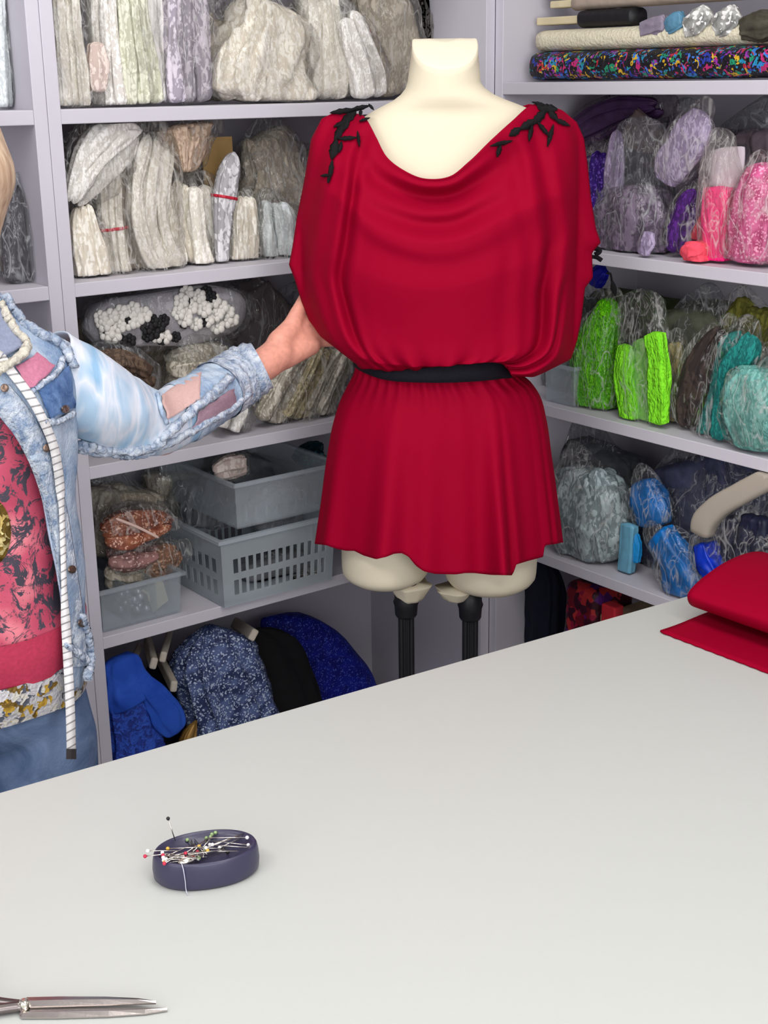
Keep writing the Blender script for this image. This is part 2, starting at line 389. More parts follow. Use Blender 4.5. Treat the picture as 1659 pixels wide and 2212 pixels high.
add('thigh', thigh([(838, 1000, -.01, .076, .088), (836, 1120, 0, .074, .084), (832, 1200, 0, .0725, .08), (833, 1262, 0, .071, .078)], 1), M_skinform, form)
add('thigh', thigh([(1062, 1000, -.01, .078, .088), (1061, 1120, 0, .078, .085), (1060, 1200, 0, .077, .082), (1059, 1275, 0, .074, .079)], 2), M_skinform, form)
# gathered jersey at the pole tops, pole collars, fluted poles, base
def ruffle(px, y0, y1, hw, seed):
    rings = []
    for j in range(7):
        t = j/6; s, z = P2(px, y0+(y1-y0)*t, .02)
        rings.append([S3(s+(hw*(1-.45*t))*(1+.13*math.sin(5*a+seed+2*t))*math.cos(a), .015+(hw*(1-.45*t))*(1+.1*math.sin(4*a+seed))*math.sin(a), z) for a in [2*PI*k/40 for k in range(40)]])
    return loft(rings)
for i, (px, cyl) in enumerate(((886, 1262), (1012, 1272))):
    add('jersey_gather', ruffle(px if i == 0 else 985, cyl, 1298 if i == 0 else 1296, .034, i*2.1), M_skinform, form)
for i, (px, y0) in enumerate(((877, 1290), (1016, 1296))):
    s, z1 = P2(px, y0, .015); z0 = .03
    rings = []
    for z, r in ((z1+.03, .0185), (z1-.002, .0195), (z1-.008, .0215), (z1-.014, .0195), (z1-.03, .0185), (z1-.034, .016)):
        rings.append([S3(s+r*math.cos(2*PI*k/32), .015+r*math.sin(2*PI*k/32), z) for k in range(32)])
    add('pole_collar', loft(rings), M_black, form)
    rings = []
    for z in (z1-.03, z0):
        rings.append([S3(s+.0122*(1+.1*math.cos(10*2*PI*k/80))*math.cos(2*PI*k/80), .015+.0122*(1+.1*math.cos(10*2*PI*k/80))*math.sin(2*PI*k/80), z) for k in range(80)])
    add('pole', loft(rings), M_black, form, False)
rings = [[S3(r*math.cos(2*PI*k/48), .015+r*.75*math.sin(2*PI*k/48), z) for k in range(48)] for z, r in ((.001, .2), (.012, .2), (.028, .185), (.032, .17))]
add('base_plate', loft(rings), M_black, form)
# --- blouse: front and back sheets between measured borders (Coons patch)
def resample(P, m):
    P = np.array(P, float); d = np.r_[0, np.cumsum(np.linalg.norm(np.diff(P[:, :2], axis=0), axis=1))]
    return np.stack([np.interp(np.linspace(0, d[-1], m), d, P[:, k]) for k in range(P.shape[1])], 1)
def smoothpoly(P, m):
    return np.array(catmull([list(p)+[0] for p in P], m))[:, :2]
NU, NV = 150, 120
def pxl(lst, nfun): return [P2(x, y, nfun(i/(len(lst)-1))) for i, (x, y) in enumerate(lst)]
neck = [(728, 240), (762, 244), (792, 258), (812, 295), (835, 338), (868, 365), (918, 386), (972, 381), (1012, 350), (1060, 303), (1105, 262), (1150, 226), (1195, 231)]
ncx = lambda x: .118*math.sin(PI*min(1, max(0, (x-765)/(1172-765))))**.62
nk3 = resample(np.array(catmull([[*P2(x, y, ncx(x)), ncx(x)] for x, y in neck], 260)), NU)
topB = nk3[:, :2]; NTOP = nk3[:, 2]
left = [(728, 240), (695, 256), (672, 300), (657, 390), (641, 470), (632, 530), (624, 572), (636, 602), (650, 648), (667, 692), (690, 722), (728, 746), (768, 775)]
right = [(1195, 231), (1215, 238), (1246, 264), (1262, 300), (1270, 360), (1277, 430), (1288, 495), (1298, 524), (1279, 546), (1281, 600), (1264, 622), (1256, 690), (1247, 735), (1234, 776), (1192, 790), (1150, 806), (1112, 802)]
leftB = resample(pxl(left, lambda t: 0), NV); rightB = resample(pxl(right, lambda t: 0), NV)
bot = [(768, 768), (800, 777), (852, 787), (905, 786), (960, 780), (1010, 773), (1060, 765), (1085, 766), (1112, 794)]
botB = resample(pxl(bot, lambda t: .115*math.sin(PI*t)**.6), NU)
U = np.linspace(0, 1, NU)[None, :, None]; Vv = np.linspace(0, 1, NV)[:, None, None]
def coons(top, bottom, lf, rt):
    c = (1-Vv)*top[None]+Vv*bottom[None]+(1-U)*lf[:, None]+U*rt[:, None]
    return c-((1-U)*(1-Vv)*top[0]+U*(1-Vv)*top[-1]+(1-U)*Vv*bottom[0]+U*Vv*bottom[-1])
def soft(B, r=11):
    k = np.exp(-np.linspace(-2, 2, 2*r+1)**2); k /= k.sum(); P = np.vstack([2*B[0]-B[r:0:-1], B, 2*B[-1]-B[-2:-r-2:-1]])
    return np.stack([np.convolve(P[:, i], k, 'valid') for i in range(2)], 1)
lS, rS = soft(leftB), soft(rightB)
front = coons(topB, botB, lS, rS)
_wl = np.clip(1-U/.14, 0, 1)**2; _wr = np.clip(1-(1-U)/.14, 0, 1)**2
front = front+_wl*(leftB-lS)[:, None]+_wr*(rightB-rS)[:, None]
bkneck = [(728, 240), (762, 244), (792, 258), (850, 264), (970, 266), (1090, 248), (1150, 226), (1195, 231)]
backtop = resample(pxl(bkneck, lambda t: 0), NU)
botBk = resample(pxl([(768, 775), (850, 778), (950, 778), (1112, 802)], lambda t: 0), NU)
back = coons(backtop, botBk, leftB, rightB)
def sstep(a, b, x): t = min(1, max(0, (x-a)/(b-a))); return t*t*(3-2*t)
def bump1(x, c, w): return math.exp(-((x-c)/w)**2)
def front_n(u, v, s, z):
    b = min(1, min(u, 1-u)/.10); b = math.sqrt(max(0, 1-(1-b)**2))
    Dv = np.interp(v, [0, .12, .3, .5, .75, .92, 1], [.060, .092, .142, .146, .137, .134, .116])
    q = max(0, 1-abs(s/.215)**2.4)
    B = Dv*q**.6
    base = max(.016, B)
    nt_ = float(np.interp(u, np.linspace(0, 1, NU), NTOP)); k = (1-sstep(0, .22, v))
    n_ = base*(1-k)+max(nt_, .004)*k
    n_ *= b
    f = 0.0
    # cowl drape under the neckline
    cw = bump1(u, .47, .2)
    f += cw*(.010*bump1(v, .075, .028)-.010*bump1(v, .135, .026)+.010*bump1(v, .19, .028)-.009*bump1(v, .245, .026)+.007*bump1(v, .30, .04))
    # a long swag across the chest
    f += .006*bump1(v-.05*math.cos((u-.5)*PI*1.2), .30, .035)*bump1(u, .42, .28)
    # gathers running down from the shoulders
    wl = bump1(u, .10, .10)*sstep(0, .08, v)*(1-.55*sstep(.6, 1, v)); wr = bump1(u, .84, .13)*sstep(0, .08, v)*(1-.3*sstep(.7, 1, v))
    f += .0042*wl*math.sin(u*90+1.2+1.5*v)+.004*wl*math.sin(u*47+2.0+2*fold_noise(u*3, v*2))
    f += .0045*wr*math.sin(u*74+.6-3*v+2*fold_noise(u*3, v*2, 3))+.005*wr*math.sin(u*41+1.0+2*v)
    # deep folds right of the body
    f -= .022*bump1(u-.03*v, .80, .012+.012*v)*sstep(.3, .65, v)*(1-.4*sstep(.9, 1, v))
    f -= .020*bump1(u+.06*(v-.6), .90, .014)*sstep(.52, .72, v)
    f += .014*bump1(u, .86, .03)*sstep(.5, .75, v)
    f -= .014*bump1(u, .17, .018)*sstep(.12, .3, v)*(1-sstep(.75, .95, v))
    # blousing above the belt
    f += (.004*math.sin(u*42+2*fold_noise(u*5, 3))+.003*math.sin(u*77))*sstep(.72, .95, v)
    f += .006*fold_noise(u*4, v*5, 7.3)*sstep(.1, .3, v)
    return n_+f*min(1, b*1.3)
VB = []; FB = []
for j in range(NV):
    for i in range(NU):
        s, z = front[j, i]; u = i/(NU-1); v = j/(NV-1)
        VB.append(S3(s, front_n(u, v, s, z), z))
# tuck under at the waist
for q, (dn, dz, sc_) in enumerate(((-.006, -.004, 1.0), (-.018, -.001, .985), (-.03, .008, .97))):
    for i in range(NU):
        s, z = front[NV-1, i]; VB.append(S3(s*sc_, max(-.01, front_n(i/(NU-1), 1, s, z)+dn), z+dz))
NF = NV+3
for j in range(NF-1):
    for i in range(NU-1):
        a = j*NU+i; FB.append((a, a+1, a+1+NU, a+NU))
o0 = len(VB)
for j in range(NV):
    for i in range(NU):
        s, z = back[j, i]; u = i/(NU-1); v = j/(NV-1)
        b = min(1, min(u, 1-u)/.10); b = math.sqrt(max(0, 1-(1-b)**2))
        Dv = np.interp(v, [0, .12, .3, .6, .9, 1], [.075, .085, .10, .115, .115, .098])
        n_ = -max(.02, Dv*max(0, 1-abs(s/.2)**2.4)**.6)*b+.003*math.sin(u*80)*b*sstep(.1, .4, v)
        VB.append(S3(s, n_, z))
for j in range(NV-1):
    for i in range(NU-1):
        a = o0+j*NU+i; FB.append((a, a+NU, a+1+NU, a+1))
# sew the side edges
bmv = bmesh.new()
# --- skirt ring
NS, NR = 320, 60
prof = [(770, 1108, 783, .092), (766, 1116, 803, .096), (750, 1150, 835, .104), (735, 1168, 865, .11), (722, 1178, 905, .116), (706, 1190, 990, .124), (693, 1203, 1090, .132), (681, 1213, 1174, .138)]
SP = catmull([[*P2(l, y), P2(r, y)[0], d] for l, r, y, d in prof], NR)
hem_px = [(681, 1175), (705, 1178), (728, 1186), (748, 1190), (765, 1190), (785, 1200), (812, 1208), (835, 1203), (852, 1196), (868, 1195), (882, 1202), (898, 1222), (915, 1234), (940, 1240), (985, 1241), (1005, 1238), (1025, 1238), (1060, 1242), (1108, 1243), (1114, 1220), (1140, 1212), (1174, 1203), (1177, 1178), (1195, 1176), (1213, 1172)]
hpx = [q[0] for q in hem_px]; hpy = [q[1] for q in hem_px]
def hem_z(s, n_):
    z = .9
    for _ in range(5):
        x, y = proj(S3(s, n_, z)); ty = float(np.interp(x, hpx, hpy)); z -= (ty-y)*depth(S3(s, n_, z))/FPX/math.cos(PITCH)
    return z
hs, hz = [], []
for x, y in hem_px:
    t = (x-681)/(1213-681); s, z = P2(x, y, .145*math.sin(PI*t)**.7); hs.append(s); hz.append(z)
VS, FS = [], []; HEM = {}
ztop = SP[0][1]; zbot = SP[-1][1]
for j in range(NR):
    l, z, r, d = SP[j][0], SP[j][1], SP[j][2], SP[j][3]; t = (ztop-z)/(ztop-zbot); c = (l+r)/2; w_ = (r-l)/2
    for k in range(NS):
        a = 2*PI*k/NS; ca, sa = math.cos(a), math.sin(a)
        fo = t**1.1*(.011*math.sin(7*a+.6)+.008*math.sin(12*a+1.9)+.005*math.sin(19*a+.4))*(.35+.65*abs(sa))
        fo += .0025*math.sin(38*a+2*math.sin(3*a))*bump1(t, .02, .12)
        fo += .014*bump1(a, 1.12, .05)*t**2-.016*bump1(a, 1.0, .045)*t**1.5-.012*bump1(a, .42, .06)*t+.010*bump1(a, 2.25, .12)*t
        s = c+w_*ca; n_ = sa*d+fo*sa*1.5
        if sa > 0:
            if (k, 'h') not in HEM:
                fe = (.011*math.sin(7*a+.6)+.008*math.sin(12*a+1.9)+.005*math.sin(19*a+.4))*(.35+.65*abs(sa))+.014*bump1(a, 1.12, .05)-.016*bump1(a, 1.0, .045)-.012*bump1(a, .42, .06)+.010*bump1(a, 2.25, .12)
                le, re, de = SP[-1][0], SP[-1][2], SP[-1][3]
                HEM[(k, 'h')] = hem_z((le+re)/2+(re-le)/2*ca+fe*ca*.3, sa*de+fe*sa*1.5)
            zz = ztop+(HEM[(k, 'h')]-ztop)*t
        else:
            zz = z-.012*math.sin(5*a)*t-.0*t
            if abs(sa) < .3: zz = z
        VS.append(S3(s+fo*ca*.3, n_, zz))
for j in range(NR-1):
    for k in range(NS):
        a = j*NS+k; b = j*NS+(k+1) % NS; FS.append((a, b, b+NS, a+NS))
dress = thing('tunic_dress', S3(0, 0, P2(950, 1240, .14)[1]), 'red cowl-neck tunic dress hanging on the cream dress form', 'dress')
bmv.free()
def thin_cloth(o, t=.0012):
    m = o.modifiers.new('thickness', 'SOLIDIFY'); m.thickness = t; m.offset = -1; return o
bl = add('blouse', (VB, FB), M_red, dress); thin_cloth(bl)
bm = bmesh.new(); bm.from_mesh(bl.data); bmesh.ops.remove_doubles(bm, verts=bm.verts, dist=.0004); bmesh.ops.recalc_face_normals(bm, faces=bm.faces); bm.to_mesh(bl.data); bm.free()
thin_cloth(add('skirt', (VS, FS), M_red, dress))
# --- black guipure leaves on both shoulders
FRONT = VB[:NV*NU]
FPXY = np.array([proj(p) for p in FRONT]); FDEP = np.array([depth(p) for p in FRONT])
def on_front(px, py, off=.004):
    d2 = (FPXY[:, 0]-px)**2+(FPXY[:, 1]-py)**2; ix = np.argsort(d2)[:4]; w_ = 1/(d2[ix]+1)
    return atd(px, py, float((FDEP[ix]*w_).sum()/w_.sum())-off)
def leaf(x0, y0, x1, y1, w, lift=.004):
    m = 9; L = math.hypot(x1-x0, y1-y0); dx, dy = (x1-x0)/L, (y1-y0)/L; V = []; F = []
    for j in range(m):
        t = j/(m-1); ww = w*.8*(.12+.95*math.sin(PI*min(1, t*1.02))**.8)*.5*(1+.15*math.sin(j*2.7)); cx, cy = x0+dx*L*t, y0+dy*L*t
        a = on_front(cx-dy*ww, cy+dx*ww, lift); c = on_front(cx, cy, lift+.0035); b = on_front(cx+dy*ww, cy-dx*ww, lift)
        V += [a, c, b, on_front(cx, cy, lift-.002)]
    for j in range(m-1):
        q = j*4
        for k in range(4): F.append((q+k, q+(k+1) % 4, q+4+(k+1) % 4, q+4+k))
    F += [(3, 2, 1, 0), (q+4, q+5, q+6, q+7)]
    return V, F
LL = [(712, 244, 770, 236, 15), (755, 238, 800, 228, 13), (796, 224, 808, 238, 8), (775, 262, 800, 254, 8), (770, 240, 735, 268, 22), (748, 262, 720, 274, 12), (745, 262, 722, 305, 20), (752, 255, 742, 282, 16),
      (728, 300, 772, 297, 12), (772, 282, 777, 318, 9), (727, 300, 716, 345, 24), (738, 305, 732, 330, 12), (718, 345, 712, 388, 13), (714, 378, 692, 380, 9), (712, 380, 708, 396, 9), (780, 236, 778, 250, 10)]
RL = [(1148, 220, 1182, 228, 9), (1165, 232, 1205, 236, 22), (1180, 236, 1150, 270, 22), (1160, 258, 1122, 280, 22), (1125, 276, 1100, 294, 20), (1108, 304, 1058, 316, 12), (1082, 312, 1074, 340, 13), (1090, 306, 1070, 312, 9),
      (1150, 268, 1143, 306, 12), (1160, 262, 1188, 296, 12), (1196, 268, 1182, 318, 12), (1196, 256, 1232, 272, 13), (1185, 240, 1205, 258, 18), (1160, 226, 1178, 240, 14)]
add('lace_applique', join(*[leaf(*q) for q in LL]), M_lacek, dress)
add('lace_applique', join(*[leaf(*q) for q in RL]), M_lacek, dress)
TD = depth(S3(.262, -.012, P2(1290, 540)[1]))+.012
add('lace_applique', join(tube([atd(1270, 530, TD), atd(1286, 535, TD), atd(1297, 543, TD), atd(1285, 550, TD)], .0035, 8, m=16, nz=.9), tube([atd(1272, 556, TD), atd(1290, 556, TD), atd(1300, 563, TD)], .003, 8, m=14, nz=.9)), M_lacek, dress)
# --- belt
VBt = []
NB = 120
top_px = [(764, 772), (790, 786), (820, 794), (850, 797), (900, 797), (950, 791), (1000, 786), (1050, 780), (1086, 772), (1108, 790)]
bot_px = [(768, 790), (790, 803), (820, 815), (850, 822), (900, 826), (950, 827), (1000, 824), (1050, 818), (1086, 812), (1114, 808)]
def bz(P):
    a, b = [], []
    for x, y in P:
        t = (x-764)/(1114-764); s, z = P2(x, y, .112*math.sin(PI*min(1, max(0, t)))**.6); a.append(s); b.append(z)
    return a, b
ta, tb = bz(top_px); ba, bb = bz(bot_px)
c = (SP[3][0]*0+ta[0]+ba[-1])/2; w_ = (ba[-1]-ta[0])/2
rings = []
for row in range(6):
    ring = []
    for k in range(NB):
        a = 2*PI*k/NB; s = c+(w_+.001)*math.cos(a); sa = math.sin(a)
        z1, z0 = (np.interp(s, ta, tb), np.interp(s, ba, bb)) if sa > 0 else (tb[0]+(tb[-1]-tb[0])*(s-c+w_)/(2*w_)+.004, bb[0]+(bb[-1]-bb[0])*(s-c+w_)/(2*w_))
        z = [z0, z0, (z0+z1)/2, z1, z1, (z0+z1)/2][row]; off = [-.003, 0, .0005, 0, -.003, -.003][row]
        ring.append(S3(s+off*math.cos(a), (.112+off)*sa if sa > 0 else (.1+off)*sa, z))
    rings.append(ring)
rings.append(rings[0])
belt = add('elastic_belt', loft(rings, False), M_elastic)
tag(belt, 'wide black elastic belt round the waist of the red dress', 'belt')
# ------------------------------------------------------------------ the person
def cone(p0, r0, p1, r1, n=14):
    p0, p1 = Vector(p0), Vector(p1)
    return join(tube([p0, p1], [r0, r1], n), ball(p0, r0, n, 9), ball(p1, r1, n, 9))
def blend(VF, voxel, smooth=8, fac=.5):
    """fuse overlapping closed shapes into ONE continuous smooth surface (world coordinates)"""
    v, f = VF
    me = bpy.data.meshes.new('tmp'); me.from_pydata([tuple(p) for p in v], [], f); me.update()
    bm = bmesh.new(); bm.from_mesh(me); bmesh.ops.recalc_face_normals(bm, faces=bm.faces); bm.to_mesh(me); bm.free()
    o = bpy.data.objects.new('tmp', me); COL.objects.link(o)
    r = o.modifiers.new('r', 'REMESH'); r.mode = 'VOXEL'; r.voxel_size = voxel
    s = o.modifiers.new('s', 'SMOOTH'); s.factor = fac; s.iterations = smooth
    dg = bpy.context.evaluated_depsgraph_get(); ev = o.evaluated_get(dg); m2 = ev.to_mesh()
    V = [x.co.copy() for x in m2.vertices]; F = [tuple(p.vertices) for p in m2.polygons]
    ev.to_mesh_clear(); bpy.data.objects.remove(o); bpy.data.meshes.remove(me)
    return V, F
PC = atd(-95, 1100, 1.80); PC.z = 0
PN = Vector((CAM.x-PC.x, CAM.y-PC.y, 0)).normalized(); PR = Vector((-PN.y, PN.x, 0))
def Q(s, n, z): return PC+PR*s+PN*n+Vector((0, 0, z))
def PQ(px, py, n=0.0):
    d = ray(px, py); t = (n-(CAM-PC).dot(PN))/d.dot(PN); p = CAM+d*t
    return (p-PC).dot(PR), p.z
zsh = PQ(40, 690)[1]; zhead = PQ(0, 385)[1]; zwaist = PQ(60, 1490, .1)[1]; zhip = zwaist-.10
M_skin = plain('skin', (226, 158, 138), .5, .12, 130, spec=.35, var=.10)
plane_d = depth(S3(-.21, 0, PQ(600, 740)[1]))
SH = atd(70, 775, 1.79); EL = atd(345, 925, 1.97); WR = atd(578, 782, plane_d-.035)
def H(px, py, dd): return atd(px, py, plane_d+dd)
parts = []
P_ = parts.append
# head and neck
P_(ball(Q(0, -.005, zhead+.03), .082, 20, 14, (.93, 1.08, 1.08))); P_(cone(Q(0, .03, zhead), .066, Q(0, .045, zhead-.08), .034))
for sg in (-1, 1):
    P_(cone(Q(.035*sg, .03, zhead-.02), .045, Q(.02*sg, .045, zhead-.075), .03)); P_(cone(Q(.081*sg, -.01, zhead+.01), .014, Q(.078*sg, -.004, zhead-.025), .009))
    P_(cone(Q(.032*sg, .082, zhead+.032), .011, Q(.05*sg, .066, zhead+.03), .011))
P_(cone(Q(0, .092, zhead+.015), .008, Q(0, .108, zhead-.018), .0125)); P_(cone(Q(-.016, .086, zhead-.052), .008, Q(.016, .086, zhead-.052), .008))
P_(cone(Q(0, -.005, zhead-.06), .052, Q(0, -.02, zsh+.03), .056)); P_(cone(Q(0, -.02, zsh+.04), .055, Q(0, -.01, zsh-.05), .075))
for sg in (-1, 1): P_(cone(Q(.03*sg, -.015, zsh+.02), .042, Q(.10*sg, -.012, zsh-.075), .042))
# trunk
for s, n_, z0, r0, z1, r1 in ((.06, 0, zsh-.07, .085, zwaist+.15, .075), (-.06, 0, zsh-.07, .085, zwaist+.15, .075), (.055, .01, zwaist+.15, .074, zwaist-.06, .07), (-.055, .01, zwaist+.15, .074, zwaist-.06, .07)):
    P_(cone(Q(s, n_, z0), r0, Q(s, n_, z1), r1))
# legs and feet
for sg in (-1, 1):
    P_(cone(Q(.07*sg, 0, zhip), .07, Q(.08*sg, .01, .46), .052)); P_(cone(Q(.08*sg, .01, .46), .05, Q(.082*sg, -.01, .09), .034)); P_(cone(Q(.082*sg, -.015, .05), .034, Q(.09*sg, .12, .035), .028))
# outstretched arm
UA = SH.lerp(EL, .5)
P_(cone(Q(.11, -.012, zsh-.10), .046, SH-RU*.012, .044)); P_(cone(SH-RU*.012, .044, EL, .04)); A1 = atd(470, 846, 2.06); A2 = atd(530, 808, 2.11); A3 = atd(566, 790, depth(WR)-.008)
P_(cone(EL, .035, A1, .031)); P_(cone(A1, .031, A2, .0275)); P_(cone(A2, .0275, A3, .026)); P_(cone(A3, .026, WR, .0265))
# its hand: palm to the viewer, fingers reaching behind the sleeve edge
Kn = [(654, 672, .018), (672, 692, .024), (684, 714, .026), (692, 735, .024)]
hp = [H(*k) for k in Kn]
P_(cone(WR, .026, H(600, 765, -.02), .027))
for k, (r0, r1) in zip(hp, ((.021, .0125), (.021, .013), (.021, .0125), (.020, .0115))): P_(cone(H(608, 757, -.012), r0, k, r1))
P_(cone(H(603, 740, -.02), .020, H(632, 706, -.002), .0165))           # thumb mound
P_(cone(H(612, 772, -.015), .020, H(672, 745, .012), .0165))           # little finger mound
for i, (L1, L2, L3) in enumerate(((.040, .025, .020), (.045, .029, .022), (.041, .027, .021), (.031, .020, .018))):
    k = hp[i]; fd = (RR*(.70+.06*i)+RU*(.58-.2*i)+RF*.42).normalized(); a = k+fd*L1; f2 = (fd+RF*.12-RU*.05).normalized(); b = a+f2*L2; f3 = (f2-RF*.22).normalized(); c = b+f3*L3
    rr = .0088-.0006*(i == 3)
    P_(cone(k, rr+.0028, a, rr+.0006)); P_(cone(a, rr+.0004, b, rr-.0004)); P_(cone(b, rr-.0004, c, rr-.0018))
tb = H(632, 700, -.004); tm = H(646, 668, .006); te_ = H(658, 640, .016); P_(cone(tb, .0145, tm, .0115)); P_(cone(tm, .0112, te_, .0088))
# other arm hanging
S2 = Q(-.16, -.01, zsh-.06); E2 = Q(-.215, -.015, zsh-.33); W2 = Q(-.21, .06, zsh-.55)
P_(cone(Q(-.12, -.005, zsh-.05), .052, S2, .054)); P_(cone(S2, .052, E2, .041)); P_(cone(E2, .04, W2, .026))
hd = Vector((0, 0, -1))*.92+PN*.3; hd.normalize()
for i in range(4):
    k = W2+hd*.085+PN*(.03-.02*i); P_(cone(W2+hd*.02, .02, k, .0125)); a = k+hd*(.038-.004*abs(i-1)); b = a+(hd+PR*.5).normalized()*.03; P_(cone(k, .0105, a, .009)); P_(cone(a, .0088, b, .0072))
P_(cone(W2+hd*.03+PN*.02, .016, W2+hd*.07+PN*.05+PR*.01, .011)); P_(cone(W2+hd*.07+PN*.05+PR*.01, .0108, W2+hd*.105+PN*.052+PR*.02, .0085))
person = thing('person', (PC.x, PC.y, 0), 'person in frayed denim jacket and pink flowered shirt reaching to the red dress', 'person')
add('body', blend(join(*parts), .004, 4), M_skin, person)
M_eye = plain('eye_white', (235, 232, 226), .15)
for sg in (-1, 1): add('eye', join(ball(Q(.032*sg, .076, zhead+.012), .013, 14, 9)), M_eye, person)
# blond hair
def hairmat():
    m, nt, out = newmat('blond_hair'); L = nt.links.new; b = nt.nodes.new('ShaderNodeBsdfPrincipled'); b.inputs['Roughness'].default_value = .5
    tc = nt.nodes.new('ShaderNodeTexCoord'); mp = nt.nodes.new('ShaderNodeMapping'); mp.inputs['Scale'].default_value = (60, 60, 5); L(tc.outputs['Object'], mp.inputs['Vector'])
    nz = nt.nodes.new('ShaderNodeTexNoise'); nz.inputs['Scale'].default_value = 2.2; nz.inputs['Detail'].default_value = 4; L(mp.outputs[0], nz.inputs['Vector'])
    r = ramp(nt, [(.3, lin((168, 134, 108))), (.7, lin((222, 196, 168)))]); L(nz.outputs['Fac'], r.inputs['Fac']); L(r.outputs[0], b.inputs['Base Color'])
    bp = nt.nodes.new('ShaderNodeBump'); bp.inputs['Strength'].default_value = .35; bp.inputs['Distance'].default_value = .003; L(nz.outputs['Fac'], bp.inputs['Height']); L(bp.outputs['Normal'], b.inputs['Normal'])
    L(b.outputs[0], out.inputs['Surface']); return m
hx = PQ(37, 372)[0]-.06
hv = [ball(Q(0, -.022, zhead+.045), .102, 20, 14, (1.0, 1.0, 1.0))]
for sg in (-1, 1):
    hv += [cone(Q(sg*hx*.9, -.02, zhead+.045), .055, Q(sg*hx, -.005, zhead+.005), .06), cone(Q(sg*hx, -.005, zhead+.005), .06, Q(sg*hx*.86, -.01, zhead-.065), .042)]
hv += [cone(Q(-.05, -.06, zhead), .065, Q(-.04, -.06, zhead-.08), .05), cone(Q(.05, -.06, zhead), .065, Q(.04, -.06, zhead-.08), .05), cone(Q(-.05, .055, zhead+.085), .022, Q(.05, .05, zhead+.088), .03)]
add('hair', blend(join(*hv), .006, 8), hairmat(), person)
# --- shirt
def shirtmat():
    m, nt, out = newmat('flowered_pink'); L = nt.links.new; b = nt.nodes.new('ShaderNodeBsdfPrincipled'); b.inputs['Roughness'].default_value = .7
    tc = nt.nodes.new('ShaderNodeTexCoord')
    nz = nt.nodes.new('ShaderNodeTexNoise'); nz.inputs['Scale'].default_value = 26; nz.inputs['Detail'].default_value = 7; nz.inputs['Roughness'].default_value = .72; nz.inputs['Distortion'].default_value = 2.2; L(tc.outputs['Object'], nz.inputs['Vector'])
    vo = nt.nodes.new('ShaderNodeTexVoronoi'); vo.feature = 'DISTANCE_TO_EDGE'; vo.inputs['Scale'].default_value = 34; 
    mv = nt.nodes.new('ShaderNodeMixRGB'); mv.blend_type = 'ADD'; mv.inputs[0].default_value = .05; L(tc.outputs['Object'], mv.inputs[1]); L(nz.outputs['Color'], mv.inputs[2]); L(mv.outputs[0], vo.inputs['Vector'])
    n2 = nt.nodes.new('ShaderNodeTexNoise'); n2.inputs['Scale'].default_value = 13; n2.inputs['Detail'].default_value = 2; L(tc.outputs['Object'], n2.inputs['Vector'])
    pink = ramp(nt, [(.35, lin((180, 66, 92))), (.5, lin((202, 84, 108))), (.64, lin((236, 140, 150)))]); L(n2.outputs['Fac'], pink.inputs['Fac'])
    th = nt.nodes.new('ShaderNodeMath'); th.operation = 'GREATER_THAN'; th.inputs[1].default_value = .525; L(nz.outputs['Fac'], th.inputs[0])
    le = nt.nodes.new('ShaderNodeMath'); le.operation = 'LESS_THAN'; le.inputs[1].default_value = .028; L(vo.outputs['Distance'], le.inputs[0])
    g2 = nt.nodes.new('ShaderNodeMath'); g2.operation = 'GREATER_THAN'; g2.inputs[1].default_value = .47; L(n2.outputs['Fac'], g2.inputs[0])
    an = nt.nodes.new('ShaderNodeMath'); an.operation = 'MULTIPLY'; L(le.outputs[0], an.inputs[0]); L(g2.outputs[0], an.inputs[1])
    mxm = nt.nodes.new('ShaderNodeMath'); mxm.operation = 'MAXIMUM'; L(th.outputs[0], mxm.inputs[0]); L(an.outputs[0], mxm.inputs[1])
    m1 = nt.nodes.new('ShaderNodeMixRGB'); L(mxm.outputs[0], m1.inputs[0]); L(pink.outputs[0], m1.inputs[1]); m1.inputs[2].default_value = lin((66, 62, 74))+(1,)
    L(m1.outputs[0], b.inputs['Base Color']); L(b.outputs[0], out.inputs['Surface']); return m
M_pinkplain = plain('pink_border', (196, 58, 88), .7, .15, 200, var=.1)
def ring_loft(rows, n=72, m=60, nz=.006, seed=0):
    """rows: (z, half width, front depth, back depth, centre s)"""
    S = catmull([[c, 0, z, w_, f, b] for z, w_, f, b, c in rows], m); rings = []
    for c, _, z, w_, f, b in S:
        ring = []
        for k in range(n):
            a = 2*PI*k/n; ca, sa = math.cos(a), math.sin(a); e = 1+nz/.12*noise.noise(Vector((ca*2.2+seed, sa*2.2, z*9)))
            ring.append(Q(c+w_*ca*e, (f if sa > 0 else b)*sa*e, z))
        rings.append(ring)
    return rings
zt_, zb_ = zsh-.02, zwaist+.025
h = zt_-zb_
rows = [(zt_+.035, .062, .05, .06, 0), (zt_+.005, .105, .075, .075, 0), (zt_-.03, .135, .095, .085, 0), (zt_-.14, .142, .125, .095, .0), (zt_-.26, .143, .128, .095, 0), (zt_-.36, .148, .138, .097, 0), (zb_+.06, .150, .138, .10, 0), (zb_, .140, .120, .096, 0)]
R = ring_loft(rows, nz=.004)
cut = 50
add('shirt', loft(R, False), shirtmat(), person)
rows2 = [(zb_+.055, .1535, .142, .103, 0), (zb_+.02, .151, .137, .102, 0), (zb_-.012, .147, .128, .099, 0)]
add('shirt_border', loft(ring_loft(rows2, m=14), False), M_pinkplain, person)
M_goldhem = confetti('white_gold_print', [(200, 160, 60), (120, 92, 30), (222, 218, 205), (96, 100, 112)], (205, 203, 205), 120, .5, .2, .5)
rows3 = [(zb_-.008, .146, .128, .099, 0), (zb_-.03, .148, .130, .100, 0), (zb_-.062, .150, .126, .100, 0)]
add('shirt_hem', loft(ring_loft(rows3, m=14, seed=4), False), M_goldhem, person)
